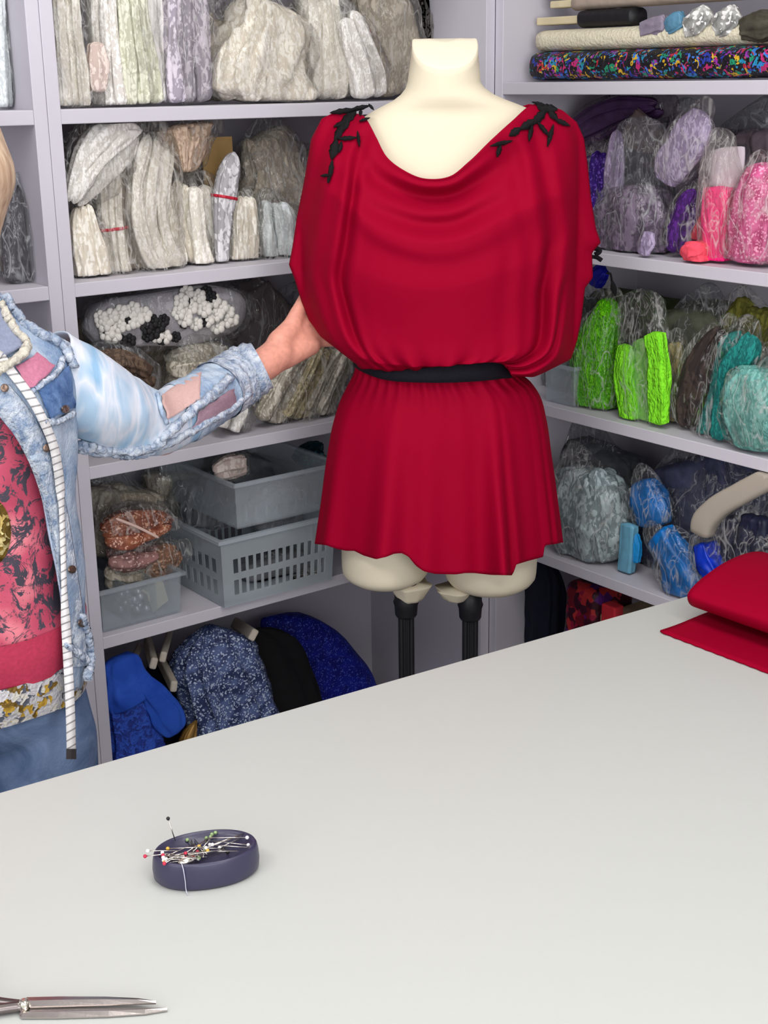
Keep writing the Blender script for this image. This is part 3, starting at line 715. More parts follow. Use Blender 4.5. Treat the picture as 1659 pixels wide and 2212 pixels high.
# gold medallion print
sampR = [p for r in R for p in r]
def sampler(pts):
    pts = [p for p in pts if depth(p) < 9]
    xy = np.array([proj(p) for p in pts]); dp = np.array([depth(p) for p in pts])
    def f(px, py, lift=.004):
        d2 = (xy[:, 0]-px)**2+(xy[:, 1]-py)**2; ix = np.argsort(d2)[:40]
        dn = dp[ix].min(); ok = [i for i in ix if dp[i] < dn+.03][:5]
        w_ = 1/(d2[ok]+2); return atd(px, py, float((dp[ok]*w_).sum()/w_.sum())-lift)
    return f
SF = sampler(sampR)
def patch(f, quad, nu=14, nv=14, lift=.004, t=.002, nzp=0):
    (ax, ay), (bx, by), (cx, cy), (dx, dy) = quad; V = []; F = []
    for side in (0, 1):
        for j in range(nv):
            for i in range(nu):
                u, v = i/(nu-1), j/(nv-1); x = (1-v)*((1-u)*ax+u*bx)+v*((1-u)*dx+u*cx); y = (1-v)*((1-u)*ay+u*by)+v*((1-u)*dy+u*cy)
                x += nzp*noise.noise(Vector((x*.05, y*.05, 1))); y += nzp*noise.noise(Vector((x*.05, y*.05, 9)))
                V.append(f(x, y, lift-side*t))
    o = nu*nv
    for j in range(nv-1):
        for i in range(nu-1):
            a = j*nu+i; F += [(a, a+1, a+1+nu, a+nu), (o+a, o+a+nu, o+a+1+nu, o+a+1)]
    for i in range(nu-1): F += [(i, o+i, o+i+1, i+1), ((nv-1)*nu+i, (nv-1)*nu+i+1, o+(nv-1)*nu+i+1, o+(nv-1)*nu+i)]
    for j in range(nv-1): F += [(j*nu, (j+1)*nu, o+(j+1)*nu, o+j*nu), (j*nu+nu-1, o+j*nu+nu-1, o+(j+1)*nu+nu-1, (j+1)*nu+nu-1)]
    return V, F
def strip(f, pts, w, lift=.004, t=.002, m=40, taper=None):
    S = catmull([list(p)+[0] for p in pts], m); V = []; F = []
    for j, p in enumerate(S):
        a, b = S[max(0, j-1)], S[min(m-1, j+1)]; d = (b-a)[:2]; d = d/(np.linalg.norm(d)+1e-9); nx, ny = -d[1], d[0]; ww = w/2 if not taper else np.interp(j/(m-1), taper[0], taper[1])/2
        A = f(p[0]+nx*ww, p[1]+ny*ww, lift); B = f(p[0]-nx*ww, p[1]-ny*ww, lift); md = f(p[0], p[1], lift)
        V += [A, B, B+RF*t, A+RF*t]
    for j in range(m-1):
        for k in range(4): F.append((4*j+k, 4*j+(k+1) % 4, 4*j+4+(k+1) % 4, 4*j+4+k))
    F += [(3, 2, 1, 0), (4*m-4, 4*m-3, 4*m-2, 4*m-1)]
    return V, F
M_gold = confetti('gold_ornament', [(214, 186, 110), (150, 120, 50), (232, 214, 150)], (120, 96, 40), 120, .35, .5, .2)
def disc(f, px, py, rx, ry, lift, t=.0015, n=30, ang=0):
    V = [f(px, py, lift)]; F = []
    for q, k_ in ((.5, 1), (1.0, 1)):
        for k in range(n): V.append(f(px+rx*q*math.cos(2*PI*k/n), py+ry*q*math.sin(2*PI*k/n), lift))
    for k in range(n): V.append(f(px+rx*math.cos(2*PI*k/n), py+ry*math.sin(2*PI*k/n), lift-t))
    for k in range(n):
        k2 = (k+1) % n; F += [(0, 1+k, 1+k2), (1+k, 1+n+k, 1+n+k2, 1+k2), (1+n+k, 1+2*n+k, 1+2*n+k2, 1+n+k2)]
    return V, F
add('medallion_print', disc(SF, -18, 1150, 42, 72, .003), M_gold, person)
# --- jeans
def denim(name, a, b_, sc_=14, streak=(1, 1, 1), bump=.25, r0=.35, r1=.65, weave=True):
    m, nt, out = newmat(name); L = nt.links.new; b = nt.nodes.new('ShaderNodeBsdfPrincipled'); b.inputs['Roughness'].default_value = .85; b.inputs['Specular IOR Level'].default_value = .15
    tc = nt.nodes.new('ShaderNodeTexCoord'); mp = nt.nodes.new('ShaderNodeMapping'); mp.inputs['Scale'].default_value = streak; L(tc.outputs['Object'], mp.inputs['Vector'])
    nz = nt.nodes.new('ShaderNodeTexNoise'); nz.inputs['Scale'].default_value = sc_; nz.inputs['Detail'].default_value = 7; nz.inputs['Roughness'].default_value = .65; nz.inputs['Distortion'].default_value = .8; L(mp.outputs[0], nz.inputs['Vector'])
    r = ramp(nt, [(r0, lin(a)), (r1, lin(b_))]); L(nz.outputs['Fac'], r.inputs['Fac']); L(r.outputs[0], b.inputs['Base Color'])
    n2 = nt.nodes.new('ShaderNodeTexNoise'); n2.inputs['Scale'].default_value = 260; L(tc.outputs['Object'], n2.inputs['Vector'])
    bp = nt.nodes.new('ShaderNodeBump'); bp.inputs['Strength'].default_value = bump; bp.inputs['Distance'].default_value = .003; L(n2.outputs['Fac'], bp.inputs['Height']); L(bp.outputs['Normal'], b.inputs['Normal'])
    L(b.outputs[0], out.inputs['Surface']); return m
M_jeans = denim('blue_denim', (74, 98, 136), (128, 150, 186), 10)
jv = []
for sg in (-1, 1):
    jv += [cone(Q(.066*sg, .01, zwaist-.03), .078, Q(.07*sg, 0, zhip-.02), .088), cone(Q(.07*sg, 0, zhip-.02), .088, Q(.08*sg, .01, .46), .066), cone(Q(.08*sg, .01, .46), .065, Q(.083*sg, -.005, .085), .058)]
jv += [cone(Q(-.04, .022, zwaist-.03), .088, Q(.04, .022, zwaist-.03), .088)]
add('jeans', blend(join(*jv), .007, 8), M_jeans, person)
M_shoe = plain('white_leather', (225, 222, 218), .4)
for sg in (-1, 1):
    sh = blend(join(cone(Q(.082*sg, -.035, .045), .042, Q(.086*sg, .06, .04), .040), cone(Q(.086*sg, .06, .04), .040, Q(.092*sg, .145, .034), .033)), .006, 6)
    sh = ([Vector((p.x, p.y, max(p.z, .002))) for p in sh[0]], sh[1]); add('shoe', sh, M_shoe, person)
# --- denim jacket
M_den = denim('pale_denim', (128, 152, 184), (192, 206, 222), 22, bump=.5)
M_fray = denim('frayed_denim', (120, 140, 170), (214, 220, 228), 70, bump=.9)
M_dend = denim('blue_denim_patch', (44, 74, 128), (118, 150, 196), 24)
M_seam = plain('cream_fraying', (206, 200, 186), .9, .9, 220, var=.15)
jk = [(PQ(-10, 615)[1], .075, .075, .08), (PQ(25, 655)[1], PQ(20, 655)[0], .088, .092), (PQ(75, 706)[1], PQ(72, 706)[0], .105, .10), (PQ(120, 735)[1], PQ(122, 735)[0], .112, .105), (PQ(160, 775)[1], PQ(156, 775)[0], .125, .108),
      (PQ(165, 900)[1], PQ(165, 900)[0], .143, .112), (PQ(166, 1040)[1], PQ(160, 1040)[0], .150, .115), (PQ(178, 1200)[1], PQ(176, 1200)[0], .158, .12), (PQ(190, 1340)[1], PQ(190, 1340)[0], .160, .122), (PQ(196, 1430)[1], PQ(196, 1430)[0], .158, .122)]
edge = [(-40, 640), (-40, 760), (-22, 840), (0, 900), (62, 980), (100, 1090), (122, 1210), (140, 1330), (150, 1440)]
ez, es = [], []
for x, y in edge: s, z = PQ(x, y, .135); ez.append(z); es.append(s)
S = catmull([[0, 0, z, w_, f, b] for z, w_, f, b in jk], 70)
V, F = [], []; NA = 90
for j, (_, _, z, w_, f, b) in enumerate(S):
    se_ = float(np.interp(-z, [-q for q in ez], es)); th0 = math.acos(max(-.6, min(.96, se_/w_)))
    th1 = -(2*PI-(PI-th0))
    for k in range(NA):
        a = th0+(th1-th0)*k/(NA-1); ca, sa = math.cos(a), math.sin(a)
        e = 1+.035*noise.noise(Vector((ca*3, sa*3, z*10)))+.012*noise.noise(Vector((ca*9, sa*9, z*34)))
        V.append(Q(w_*ca*e, (f if sa > 0 else b)*sa*e, z+(.012*noise.noise(Vector((a*9, 0, 0))) if j == 69 else 0)))
for j in range(69):
    for k in range(NA-1): a = j*NA+k; F.append((a, a+1, a+1+NA, a+NA))
jacket = add('denim_jacket', (V, F), M_den, person); thin_cloth(jacket, .003)
jw = [p for p in V]
JF = sampler(jw)
jpar = jacket
def jadd(name, VF, mat, par=None):
    return add(name, VF, mat, par or jacket)
jadd('front_band', strip(JF, [(-5, 850), (45, 910), (85, 985), (118, 1090), (142, 1215), (160, 1330), (172, 1440)], 40, .004, .004, 50, ([0, .5, 1], [62, 44, 36])), M_fray)
jadd('denim_yoke', patch(JF, [(80, 838), (150, 788), (164, 880), (108, 905)], lift=.005, nzp=5), M_dend)
M_sheerp = plain('sheer_pink', (200, 124, 150), .6, .1, 300, var=.1)
jadd('sheer_panel', patch(JF, [(34, 792), (80, 760), (120, 790), (66, 848)], lift=.005, nzp=4), M_sheerp)
M_sheerg = plain('sheer_grey', (140, 148, 172), .6, .1, 300, var=.1)
jadd('collar', patch(JF, [(-50, 640), (4, 668), (52, 746), (-42, 800)], lift=.010, t=.004), M_sheerg)
def seam(f, pts, rpx, lift=.004, seed=0, m=60):
    S = catmull([list(p)+[0] for p in pts], m); P3 = [f(p[0]+2.5*noise.noise(Vector((j*.6, seed, 0))), p[1]+2.5*noise.noise(Vector((j*.6, seed, 5))), lift) for j, p in enumerate(S)]
    return tube(P3, rpx*1.8/FPX, 10, nz=.7, seed=seed)
jadd('frayed_seam', seam(JF, [(0, 652), (28, 705), (60, 748), (30, 780), (-10, 806)], 9, .014, 1), M_seam)
jadd('frayed_seam', seam(JF, [(10, 636), (45, 690), (95, 724), (140, 748), (160, 790)], 10, .006, 2), M_fray)
jadd('frayed_seam', seam(JF, [(60, 850), (95, 828), (130, 792), (135, 770)], 6, .007, 3), M_fray)
jadd('frayed_seam', seam(JF, [(84, 905), (120, 912), (160, 892)], 6, .007, 3), M_fray)
jadd('frayed_hem', seam(JF, [(140, 1390), (160, 1405), (180, 1420), (196, 1432)], 9, .004, 5), M_fray)
jadd('frayed_hem', seam(JF, [(176, 1330), (190, 1375), (195, 1440), (188, 1462)], 9, .004, 6), M_fray)
M_copper = plain('worn_copper', (140, 118, 104), .35, metal=.8)
for x, y in ((10, 838), (142, 884), (102, 968), (156, 1230), (178, 1346)): jadd('button', disc(JF, x, y, 9, 9, .009, .006, 18), M_copper)
# --- sleeve over the outstretched arm
def streakmat():
    m, nt, out = newmat('streaked_sleeve'); L = nt.links.new; b = nt.nodes.new('ShaderNodeBsdfPrincipled'); b.inputs['Roughness'].default_value = .75
    tc = nt.nodes.new('ShaderNodeTexCoord'); mp = nt.nodes.new('ShaderNodeMapping'); mp.inputs['Rotation'].default_value = (0, .6, .35); mp.inputs['Scale'].default_value = (30, 9, 7); L(tc.outputs['Object'], mp.inputs['Vector'])
    nz = nt.nodes.new('ShaderNodeTexNoise'); nz.inputs['Scale'].default_value = 1.0; nz.inputs['Detail'].default_value = 3; nz.inputs['Distortion'].default_value = .4; L(mp.outputs[0], nz.inputs['Vector'])
    r = ramp(nt, [(.36, lin((150, 190, 222))), (.47, lin((196, 214, 232))), (.53, lin((226, 230, 240))), (.66, lin((176, 204, 228)))]); L(nz.outputs['Fac'], r.inputs['Fac']); L(r.outputs[0], b.inputs['Base Color'])
    bp = nt.nodes.new('ShaderNodeBump'); bp.inputs['Strength'].default_value = .5; bp.inputs['Distance'].default_value = .006; L(nz.outputs['Fac'], bp.inputs['Height']); L(bp.outputs['Normal'], b.inputs['Normal'])
    L(b.outputs[0], out.inputs['Surface']); return m
sl = [(96, 775, 78, depth(SH)), (150, 822, 92, 1.82), (215, 868, 90, 1.86), (290, 906, 80, 1.925), (345, 912, 70, 1.965), (400, 888, 66, 2.0), (470, 846, 60, 2.06), (530, 808, 57, 2.11), (566, 790, 52, depth(WR)-.01)]
SS = catmull([[*atd(x, y, d), r*d/FPX] for x, y, r, d in sl], 90)
def sleeve(i0, i1, extra=0, ruff=0, n=48, nzs=.05):
    rings = []
    for j in range(i0, i1):
        a, b = SS[max(0, j-1)], SS[min(89, j+1)]; t = Vector((b-a)[:3]).normalized(); x = t.cross(RF).normalized(); y = t.cross(x); c = Vector(SS[j][:3]); ring = []
        for k in range(n):
            q = 2*PI*k/n; r = SS[j][3]+extra
            r *= 1+nzs*noise.noise(Vector((math.cos(q)*1.5, math.sin(q)*1.5, j*.13)))+nzs*.5*noise.noise(Vector((math.cos(q)*4, math.sin(q)*4, j*.3)))
            if ruff: r *= 1+ruff*(math.sin(j*1.9+1.2*noise.noise(Vector((q*2, j*.4, 0))))+.5*noise.noise(Vector((q*5, j*.7, 3))))
            ring.append(c+x*(r*math.cos(q))+y*(r*math.sin(q)))
        rings.append(ring)
    return loft(rings, False)
sv = sleeve(0, 90)
slv = thin_cloth(add('sleeve', sv, streakmat(), jacket), .002)
EF = sampler(sv[0])
SV2 = lambda n_, VF, m_: add(n_, VF, m_, jacket)
SV2('cuff', sleeve(70, 90, .003, .05), M_fray)
SV2('forearm_denim', sleeve(52, 72, .0018, .02), M_den)
M_peach = plain('sheer_peach', (214, 176, 170), .6, .1, 300, var=.06)
M_mauve = plain('sheer_mauve', (158, 128, 142), .6, .1, 300, var=.1)
SV2('sheer_panel', patch(EF, [(348, 852), (436, 800), (432, 862), (362, 908)], lift=.006, nzp=5), M_peach)
SV2('sheer_panel', patch(EF, [(432, 886), (506, 838), (512, 876), (408, 946)], lift=.006, nzp=5), M_mauve)
SV2('frayed_seam', seam(EF, [(168, 962), (230, 972), (290, 974), (330, 966), (375, 925), (420, 885), (470, 842), (500, 815)], 11, .006, 8, 90), M_fray)
SV2('frayed_seam', seam(EF, [(170, 972), (220, 978), (300, 982), (352, 964), (420, 928), (500, 882), (540, 850)], 9, .004, 9, 80), M_fray)
SV2('frayed_seam', seam(EF, [(340, 850), (356, 905), (362, 915)], 5, .007, 10, 20), M_den)
# --- measuring tape round the neck
def tapemat():
    m, nt, out = newmat('tape_white'); L = nt.links.new; b = nt.nodes.new('ShaderNodeBsdfPrincipled'); b.inputs['Roughness'].default_value = .5
    tc = nt.nodes.new('ShaderNodeTexCoord'); sp = nt.nodes.new('ShaderNodeSeparateXYZ'); L(tc.outputs['Object'], sp.inputs[0])
    mu = nt.nodes.new('ShaderNodeMath'); mu.operation = 'MULTIPLY'; mu.inputs[1].default_value = 100; L(sp.outputs[2], mu.inputs[0])
    fr = nt.nodes.new('ShaderNodeMath'); fr.operation = 'FRACT'; L(mu.outputs[0], fr.inputs[0])
    r = ramp(nt, [(0, lin((150, 148, 150))), (.2, lin((232, 229, 228)))], 'CONSTANT'); L(fr.outputs[0], r.inputs['Fac']); L(r.outputs[0], b.inputs['Base Color']); L(b.outputs[0], out.inputs['Surface']); return m
def TF(px, py, lift): return JF(px, py, lift) if py < 1440 else atd(px, py, depth(JF(px-2, 1430, lift))+(py-1440)*.0000)
tape_pts = [(2, 770), (22, 800), (46, 830), (72, 868), (98, 918), (116, 965), (126, 1020), (132, 1085), (136, 1180), (139, 1290), (146, 1420), (152, 1540), (154, 1622)]
zfit = strip(TF, tape_pts, 20, .012, .0015, 110, ([0, .36, .40, .6, .68, 1], [20, 20, 12, 12, 20, 20]))
tl = thing('measuring_tape', (PC.x, PC.y, min(p.z for p in zfit[0])-.012), 'white measuring tape hanging from the person\'s neck down the denim jacket', 'tape measure')
MT = tapemat()
add('tape', zfit, MT, tl)
nb = [tuple(TF(2, 770, .012))]
back = tube([TF(2, 770, .011), Q(-.045, .085, zsh+.055), Q(-.068, 0, zsh+.085), Q(-.05, -.06, zsh+.09), Q(.0, -.078, zsh+.09)], .006, 8, m=20)
add('tape', join(back, tube([Q(.0, -.078, zsh+.09), Q(-.068, -.03, zsh+.088), Q(-.085, .055, zsh+.04), Q(-.085, .135, zsh-.08), Q(-.08, .165, zsh-.3), Q(-.08, .165, zsh-.45)], .006, 8, m=24)), MT, tl)
add('metal_tip', patch(TF, [(143, 1618), (165, 1618), (165, 1640), (143, 1640)], 3, 3, .013, .003), plain('dull_metal', (96, 92, 92), .4, metal=.7), tl, False)

# ------------------------------------------------------------------ bags, rolls and bundles on the shelves
ZLEV = {'L': [ZL[0]+T, ZL[1]+T, ZL[2]+T, ZL[3]+T, .06+T], 'R': [ZR[0]+T, ZR[1]+T, ZR[2]+T, ZR[3]+T, .06+T]}
ZCEIL = {'L': [1.90, ZL[0], ZL[1], ZL[2], ZL[3]], 'R': [1.93, ZR[0], ZR[1], ZR[2], ZR[3]]}
def plane_pt(side, px, py, sb): return atx(px, py, sb) if side == 'R' else aty(px, py, sb)
def pillow(side, level, sb, pts, ratio=.6, extra=0.0, scale=1.0, ext=0.0, folds=6, amp=.10, crump=.10, seed=0, nring=34, nseg=40, cap=.08, sq=3.0, fl=.002, topthin=False, ridge=False, ends=(1, 1)):
    nrm = Vector((-1, 0, 0)) if side == 'R' else Vector((0, -1, 0))
    base = [plane_pt(side, x, y, sb) for x, y, _ in pts]
    P = [list(b)+[w_*depth(b)/FPX] for b, (_, _, w_) in zip(base, pts)]
    if ext:
        d = np.array(P[-1])-np.array(P[-2]); Ln = sum(np.linalg.norm(np.array(P[i+1][:3])-np.array(P[i][:3])) for i in range(len(P)-1))
        u = d[:3]/(np.linalg.norm(d[:3])+1e-9); P.append(list(np.array(P[-1][:3])+u*ext*Ln+np.array([random.Random(seed).uniform(-.02, .02) if side != 'R' else 0, random.Random(seed).uniform(-.02, .02) if side == 'R' else 0, 0]))+[P[-1][3]*.95])
    S = catmull(P, nring); rings = []
    z0 = ZLEV['R' if side == 'R' else 'L'][level]+fl; z1 = ZCEIL['R' if side == 'R' else 'L'][level]-.002
    for j, s_ in enumerate(S):
        a, b = S[max(0, j-1)], S[min(nring-1, j+1)]; t = Vector((b-a)[:3]).normalized(); c = Vector(s_[:3])
        sd = t.cross(nrm).normalized(); tt = j/(nring-1)
        et = np.array([t.dot(RR), t.dot(RU)]); et = et/(np.linalg.norm(et)+1e-9); ep = np.array([-et[1], et[0]])
        A = abs(np.array([sd.dot(RR), sd.dot(RU)])@ep); B = abs(np.array([nrm.dot(RR), nrm.dot(RU)])@ep)
        hw = max(.002, s_[3])/math.sqrt(A*A+(ratio*B)**2)
        f = 1.0; hw *= 1+(.20 if ridge else .14)*noise.noise(Vector((seed*3.1, tt*3.2, 1.7)))*min(1, crump/.08)
        if ends[0] and tt < cap: f = math.sqrt(max(.03, 1-(1-tt/cap)**2))
        if ends[1] and tt > 1-cap: f = math.sqrt(max(.03, 1-((tt-1+cap)/cap)**2))
        hw = hw*scale*f+extra*f; ht = min(hw*ratio, sb+.03 if sb < .3 else .12)
        if topthin and tt > .72: ht *= 1-.8*(tt-.72)/.28
        ring = []
        for k in range(nseg):
            q = 2*PI*k/nseg; ca, sa = math.cos(q), math.sin(q)
            ex = 2/sq; x = math.copysign(abs(ca)**ex, ca); y = math.copysign(abs(sa)**ex, sa)
            pt = Vector((ca*1.6+seed*7.3, sa*1.6+seed*1.7, c.z*14+c.x*9+c.y*9))
            wq = folds*.5*q+seed+1.6*noise.noise(Vector((seed, tt*2.5, ca)))
            e = 1+amp*(1.3-2.6*abs(math.cos(wq)))*.9
            nn = noise.noise(pt)+.5*noise.noise(pt*2.3)
            if ridge: nn = 1.0-2.2*abs(noise.noise(pt*1.3))-.9*abs(noise.noise(pt*3.1))
            e += crump*nn
            p = c+sd*(hw*x*e)+nrm*(ht*y*e)
            p.z = min(max(p.z, z0), z1)
            if side == 'R': p.x = min(max(p.x, -.055), D-.012); p.y = min(p.y, -T-.003)
            elif side == 'L': p.y = min(max(p.y, -.05), D-.012); p.x = min(max(p.x, -W+.003), -T-.003)
            else: p.y = min(max(p.y, -.03), D-.012); p.x = min(p.x, -W-2*T-.003)
            ring.append(p)
        rings.append(ring)
    return loft(rings), rings
SEED = [0]
FILM = film('clear_film'); FILMW = film('milky_film', (244, 242, 236), .09); FILMG = film('grey_film', (222, 224, 226), .06)
def bag(label, side, level, sb, pts, mat, ratio=.6, fm=FILM, ext=.12, name='lace_bag', cname='lace', group=None, folds=9, amp=.10, crump=.13, bands=(), cat='bag', fx=.006, more=(), hi=False, snap=True, strands=None, boxy=False):
    SEED[0] += 1; sd = SEED[0]
    if group in (gT, gM): pts = [(x, y, w_*1.12) for x, y, w_ in pts]
    (V, F), rings = pillow(side, level, sb, pts, ratio, folds=folds, amp=amp*(.5 if boxy else 1), crump=crump*(.6 if boxy else 1), seed=sd, fl=.004, cap=.03 if boxy else .08, sq=5.0 if boxy else 3.0, nring=44 if hi else 34, nseg=48 if hi else 40)
    wm = max(q[2] for q in pts)
    ns_ = strands if strands is not None else (1 if wm < 21 else 2 if wm < 34 else 3 if wm < 62 else 4)
    if ns_ > 1:
        rs = random.Random(sd*17+3); P_2 = np.array([q[:2] for q in pts], float); tg = np.gradient(P_2, axis=0); tg /= np.linalg.norm(tg, axis=1)[:, None]+1e-9
        parts_ = []; short = .93
        for i in range(ns_):
            o_ = (-1+2*(i+.5)/ns_)*.80+rs.uniform(-.06, .06); kx = 1.18/ns_
            q_ = [(x-ty*o_*w_+rs.uniform(-.05, .05)*w_, y+tx*o_*w_, w_*kx*rs.uniform(.9, 1.25)) for (x, y, w_), (tx, ty) in zip(pts, tg)]
            j_ = rs.uniform(-.35, .15); a_, b_ = q_[-2], q_[-1]; q_[-1] = tuple(b_[c_]+(b_[c_]-a_[c_])*j_*.6 if c_ < 2 else b_[2] for c_ in range(3))
            parts_.append(pillow(side, level, max(.02, sb+rs.uniform(-.022, .012)), q_, min(1.5, ratio*ns_*.72), folds=folds-2, amp=amp, crump=crump, seed=sd+i*.31, fl=.004, nring=34, nseg=32)[0])
        V, F = join((V, F), *parts_) if ns_ > 3 else join(*parts_)
    zb_ = min(p.z for p in V); z0 = ZLEV['R' if side == 'R' else 'L'][level]
    dz = (z0+.004-zb_) if (snap and zb_-z0 < .05) else 0
    V = [p+Vector((0, 0, dz)) for p in V]; rings = [[p+Vector((0, 0, dz)) for p in r] for r in rings]
    c = sum(V, Vector())/len(V)
    fv = None
    if fm is not None:
        (FV, FF), _ = pillow(side, level, sb, pts, ratio, extra=fx, scale=1.05, ext=ext, folds=5, amp=.04, crump=.13, seed=sd+.37, fl=.0015, topthin=True, ridge=True, nring=46, nseg=56, cap=.12)
        FV = [p+Vector((0, 0, dz)) for p in FV]; FV = [Vector((p.x, p.y, max(p.z, z0+.0015))) for p in FV]
    t = thing(name, (c.x, c.y, min(p.z for p in V)), label, cat, group)
    add(cname, (V, F), mat, t)
    for (tt, m_) in bands:
        j = int(tt*(len(rings)-1)); cc_ = sum(rings[j], Vector())/len(rings[j])
        rr = [[cc_+(p-cc_)*k_+Vector((0, 0, dz_)) for p in rings[j]] for k_, dz_ in ((1.03, -.0025), (1.09, -.002), (1.09, .002), (1.03, .0025))]
        add('tie_band', loft(rr+[rr[0]], False), m_, t)
    for (nm, pts2, mat2, kw) in more:
        SEED[0] += 1
        kw = dict(kw); sb2 = kw.pop('sb', sb); r2 = kw.pop('ratio', ratio)
        (V2, F2), _ = pillow(side, level, sb2, pts2, r2, seed=SEED[0], fl=.004, **kw); add(nm, (V2, F2), mat2, t)
    if fm is not None: add('plastic_film', (FV, FF), fm, t)
    return t
ivory = lace('ivory_lace', (250, 247, 238), (212, 203, 186), 150)
ivory2 = lace('cream_lace', (249, 244, 232), (206, 194, 172), 110)
white = lace('white_lace', (248, 245, 240), (200, 194, 184), 170)
white2 = lace('white_smooth_lace', (246, 243, 240), (214, 210, 204), 260, bump=.3, hole_amt=.6)
green_i = lace('greenish_lace', (234, 234, 214), (180, 180, 154), 130)
pinkish = lace('blush_lace', (238, 222, 212), (186, 162, 152), 130)
lav = lace('lavender_grey_lace', (222, 214, 224), (118, 110, 124), 95, hole_amt=.38)
taupe = lace('taupe_lace', (206, 196, 178), (150, 138, 120), 120)
peach = lace('peach_lace', (230, 204, 180), (172, 142, 118), 110)
paleb = lace('pale_blue_lace', (234, 240, 240), (192, 200, 202), 160)
white_blk = lace('white_lace_open', (232, 230, 232), (120, 116, 120), 85, hole_amt=.36)
silver = lace('silver_lace', (214, 207, 190), (118, 108, 90), 120, gloss=.6, rough=.4)
golds = lace('gold_lace', (208, 194, 156), (116, 102, 68), 120, gloss=.6, rough=.4)
M_redband = plain('red_tie', (196, 40, 60), .5)
M_card = plain('kraft_card', (186, 152, 96), .8, var=.05)
gT = 'bagged lace on the top left shelf'; gM = 'bagged lace on the second left shelf'
# --- back wall unit, top shelf
bag('tall cream patterned lace roll in film, first beside the double upright on the top shelf', 'L', 0, .075, [(158, 240, 38), (150, 140, 36), (142, 40, 32), (138, -40, 30)], ivory, .75, group=gT)
bag('white and blush lace bundle in film, second from the upright on the top shelf', 'L', 0, .085, [(232, 236, 38), (228, 150, 34), (222, 60, 32), (218, -30, 30)], white, .7, group=gT, more=[('blush_lace', [(212, 200, 16), (210, 140, 20), (206, 90, 14)], pinkish, {'sb': .05})])
bag('greenish cream lace roll in film, third from the upright on the top shelf', 'L', 0, .08, [(306, 230, 40), (296, 140, 38), (286, 50, 34), (280, -30, 30)], green_i, .7, group=gT)
bag('narrow smooth white lace roll squeezed beside the lavender grey roll, top shelf', 'L', 0, .09, [(352, 222, 20), (342, 140, 20), (334, 50, 18), (330, -20, 16)], white2, .8, fm=None, group=gT, crump=.05)
bag('lavender grey lace roll with dark openwork, standing on the top left shelf', 'L', 0, .08, [(402, 226, 44), (396, 140, 48), (394, 50, 46), (392, -40, 42)], lav, .65, group=gT, folds=8, amp=.12)
bag('narrow taupe lace roll in shade right of the lavender grey roll', 'L', 0, .16, [(458, 214, 24), (456, 120, 26), (452, 20, 26)], taupe, .8, group=gT)
bag('widest crackled clear bag of cream lace in the middle of the top shelf', 'L', 0, .11, [(548, 226, 92), (556, 160, 92), (575, 90, 74), (596, 10, 58)], ivory2, .62, group=gT, crump=.2, ext=.2, hi=True)
bag('cream lace bag with a looped tail, right of the widest bag, top shelf', 'L', 0, .10, [(702, 216, 44), (704, 150, 48), (698, 70, 48), (690, -20, 42)], ivory, .7, fm=FILMW, group=gT, crump=.16)
bag('white lace roll leaning left at the end of the top shelf by the dress shoulder', 'L', 0, .075, [(800, 212, 30), (790, 150, 30), (768, 80, 26), (752, 30, 20)], white, .7, group=gT, bands=[(.75, M_redband)])
bag('taupe lace bag behind the neck of the dress form, top shelf', 'L', 0, .17, [(866, 200, 44), (846, 120, 56), (822, 40, 56), (810, -30, 50)], taupe, .7, fm=FILMW, group=gT, crump=.16)
bag('pale grey film bag in the far corner of the top shelf, behind the form neck', 'L', 0, .2, [(985, 180, 46), (975, 100, 56), (965, 20, 56), (960, -30, 50)], white2, .7, fm=FILMW, group=gT, crump=.16)
bag('brown taupe bag glimpsed at the top edge above the white leaning roll', 'L', 0, .25, [(720, 150, 60), (716, 60, 66), (712, -30, 60)], taupe, .6, group=gT)
# --- second shelf
bag('cream lace bundle standing in the left corner of the second shelf', 'L', 1, .07, [(200, 602, 40), (190, 545, 38), (182, 490, 32), (178, 440, 20)], ivory2, .7, group=gM)
bag('cream lace bundle with a red tie low down, second shelf', 'L', 1, .06, [(252, 604, 32), (246, 540, 28), (238, 470, 26), (236, 400, 28), (236, 340, 20)], ivory, .7, group=gM, bands=[(.45, M_redband)])
bag('slim cream lace strip roll with vertical folds, second shelf', 'L', 1, .09, [(292, 594, 18), (284, 520, 20), (274, 430, 20), (266, 350, 16)], taupe, .8, group=gM)
bag('cream lace bag lying slantwise on top of the bundles in the left corner', 'L', 1, .06, [(158, 440, 20), (178, 395, 36), (214, 340, 54), (258, 296, 42), (306, 282, 10)], white, .5, group=gM, ext=.02, snap=False)
bag('thick cream lace roll with a curved foot in the middle of the second shelf', 'L', 1, .06, [(392, 588, 30), (348, 556, 40), (322, 490, 42), (318, 400, 44), (332, 320, 40), (340, 285, 24)], ivory, .7, group=gM, hi=True)
bag('cream lace bag in the dip beside the curved roll, second shelf', 'L', 1, .085, [(410, 566, 38), (394, 500, 32), (384, 440, 32), (380, 390, 24)], ivory2, .7, group=gM)
bag('peach lace bag hanging point down under the top shelf', 'L', 1, .07, [(402, 372, 14), (402, 330, 34), (398, 295, 48), (394, 268, 58)], peach, .5, group=gM, ext=.02, snap=False)
bag('cream roll with a shiny white foot, second shelf', 'L', 1, .08, [(452, 576, 30), (440, 520, 28), (430, 450, 26), (428, 390, 22)], ivory, .7, group=gM)
bag('narrow white openwork lace roll with a red band, tilted right', 'L', 1, .055, [(478, 578, 12), (480, 500, 15), (486, 420, 18), (500, 350, 15), (506, 328, 10)], white_blk, .8, group=gM, bands=[(.62, M_redband)], fm=None)
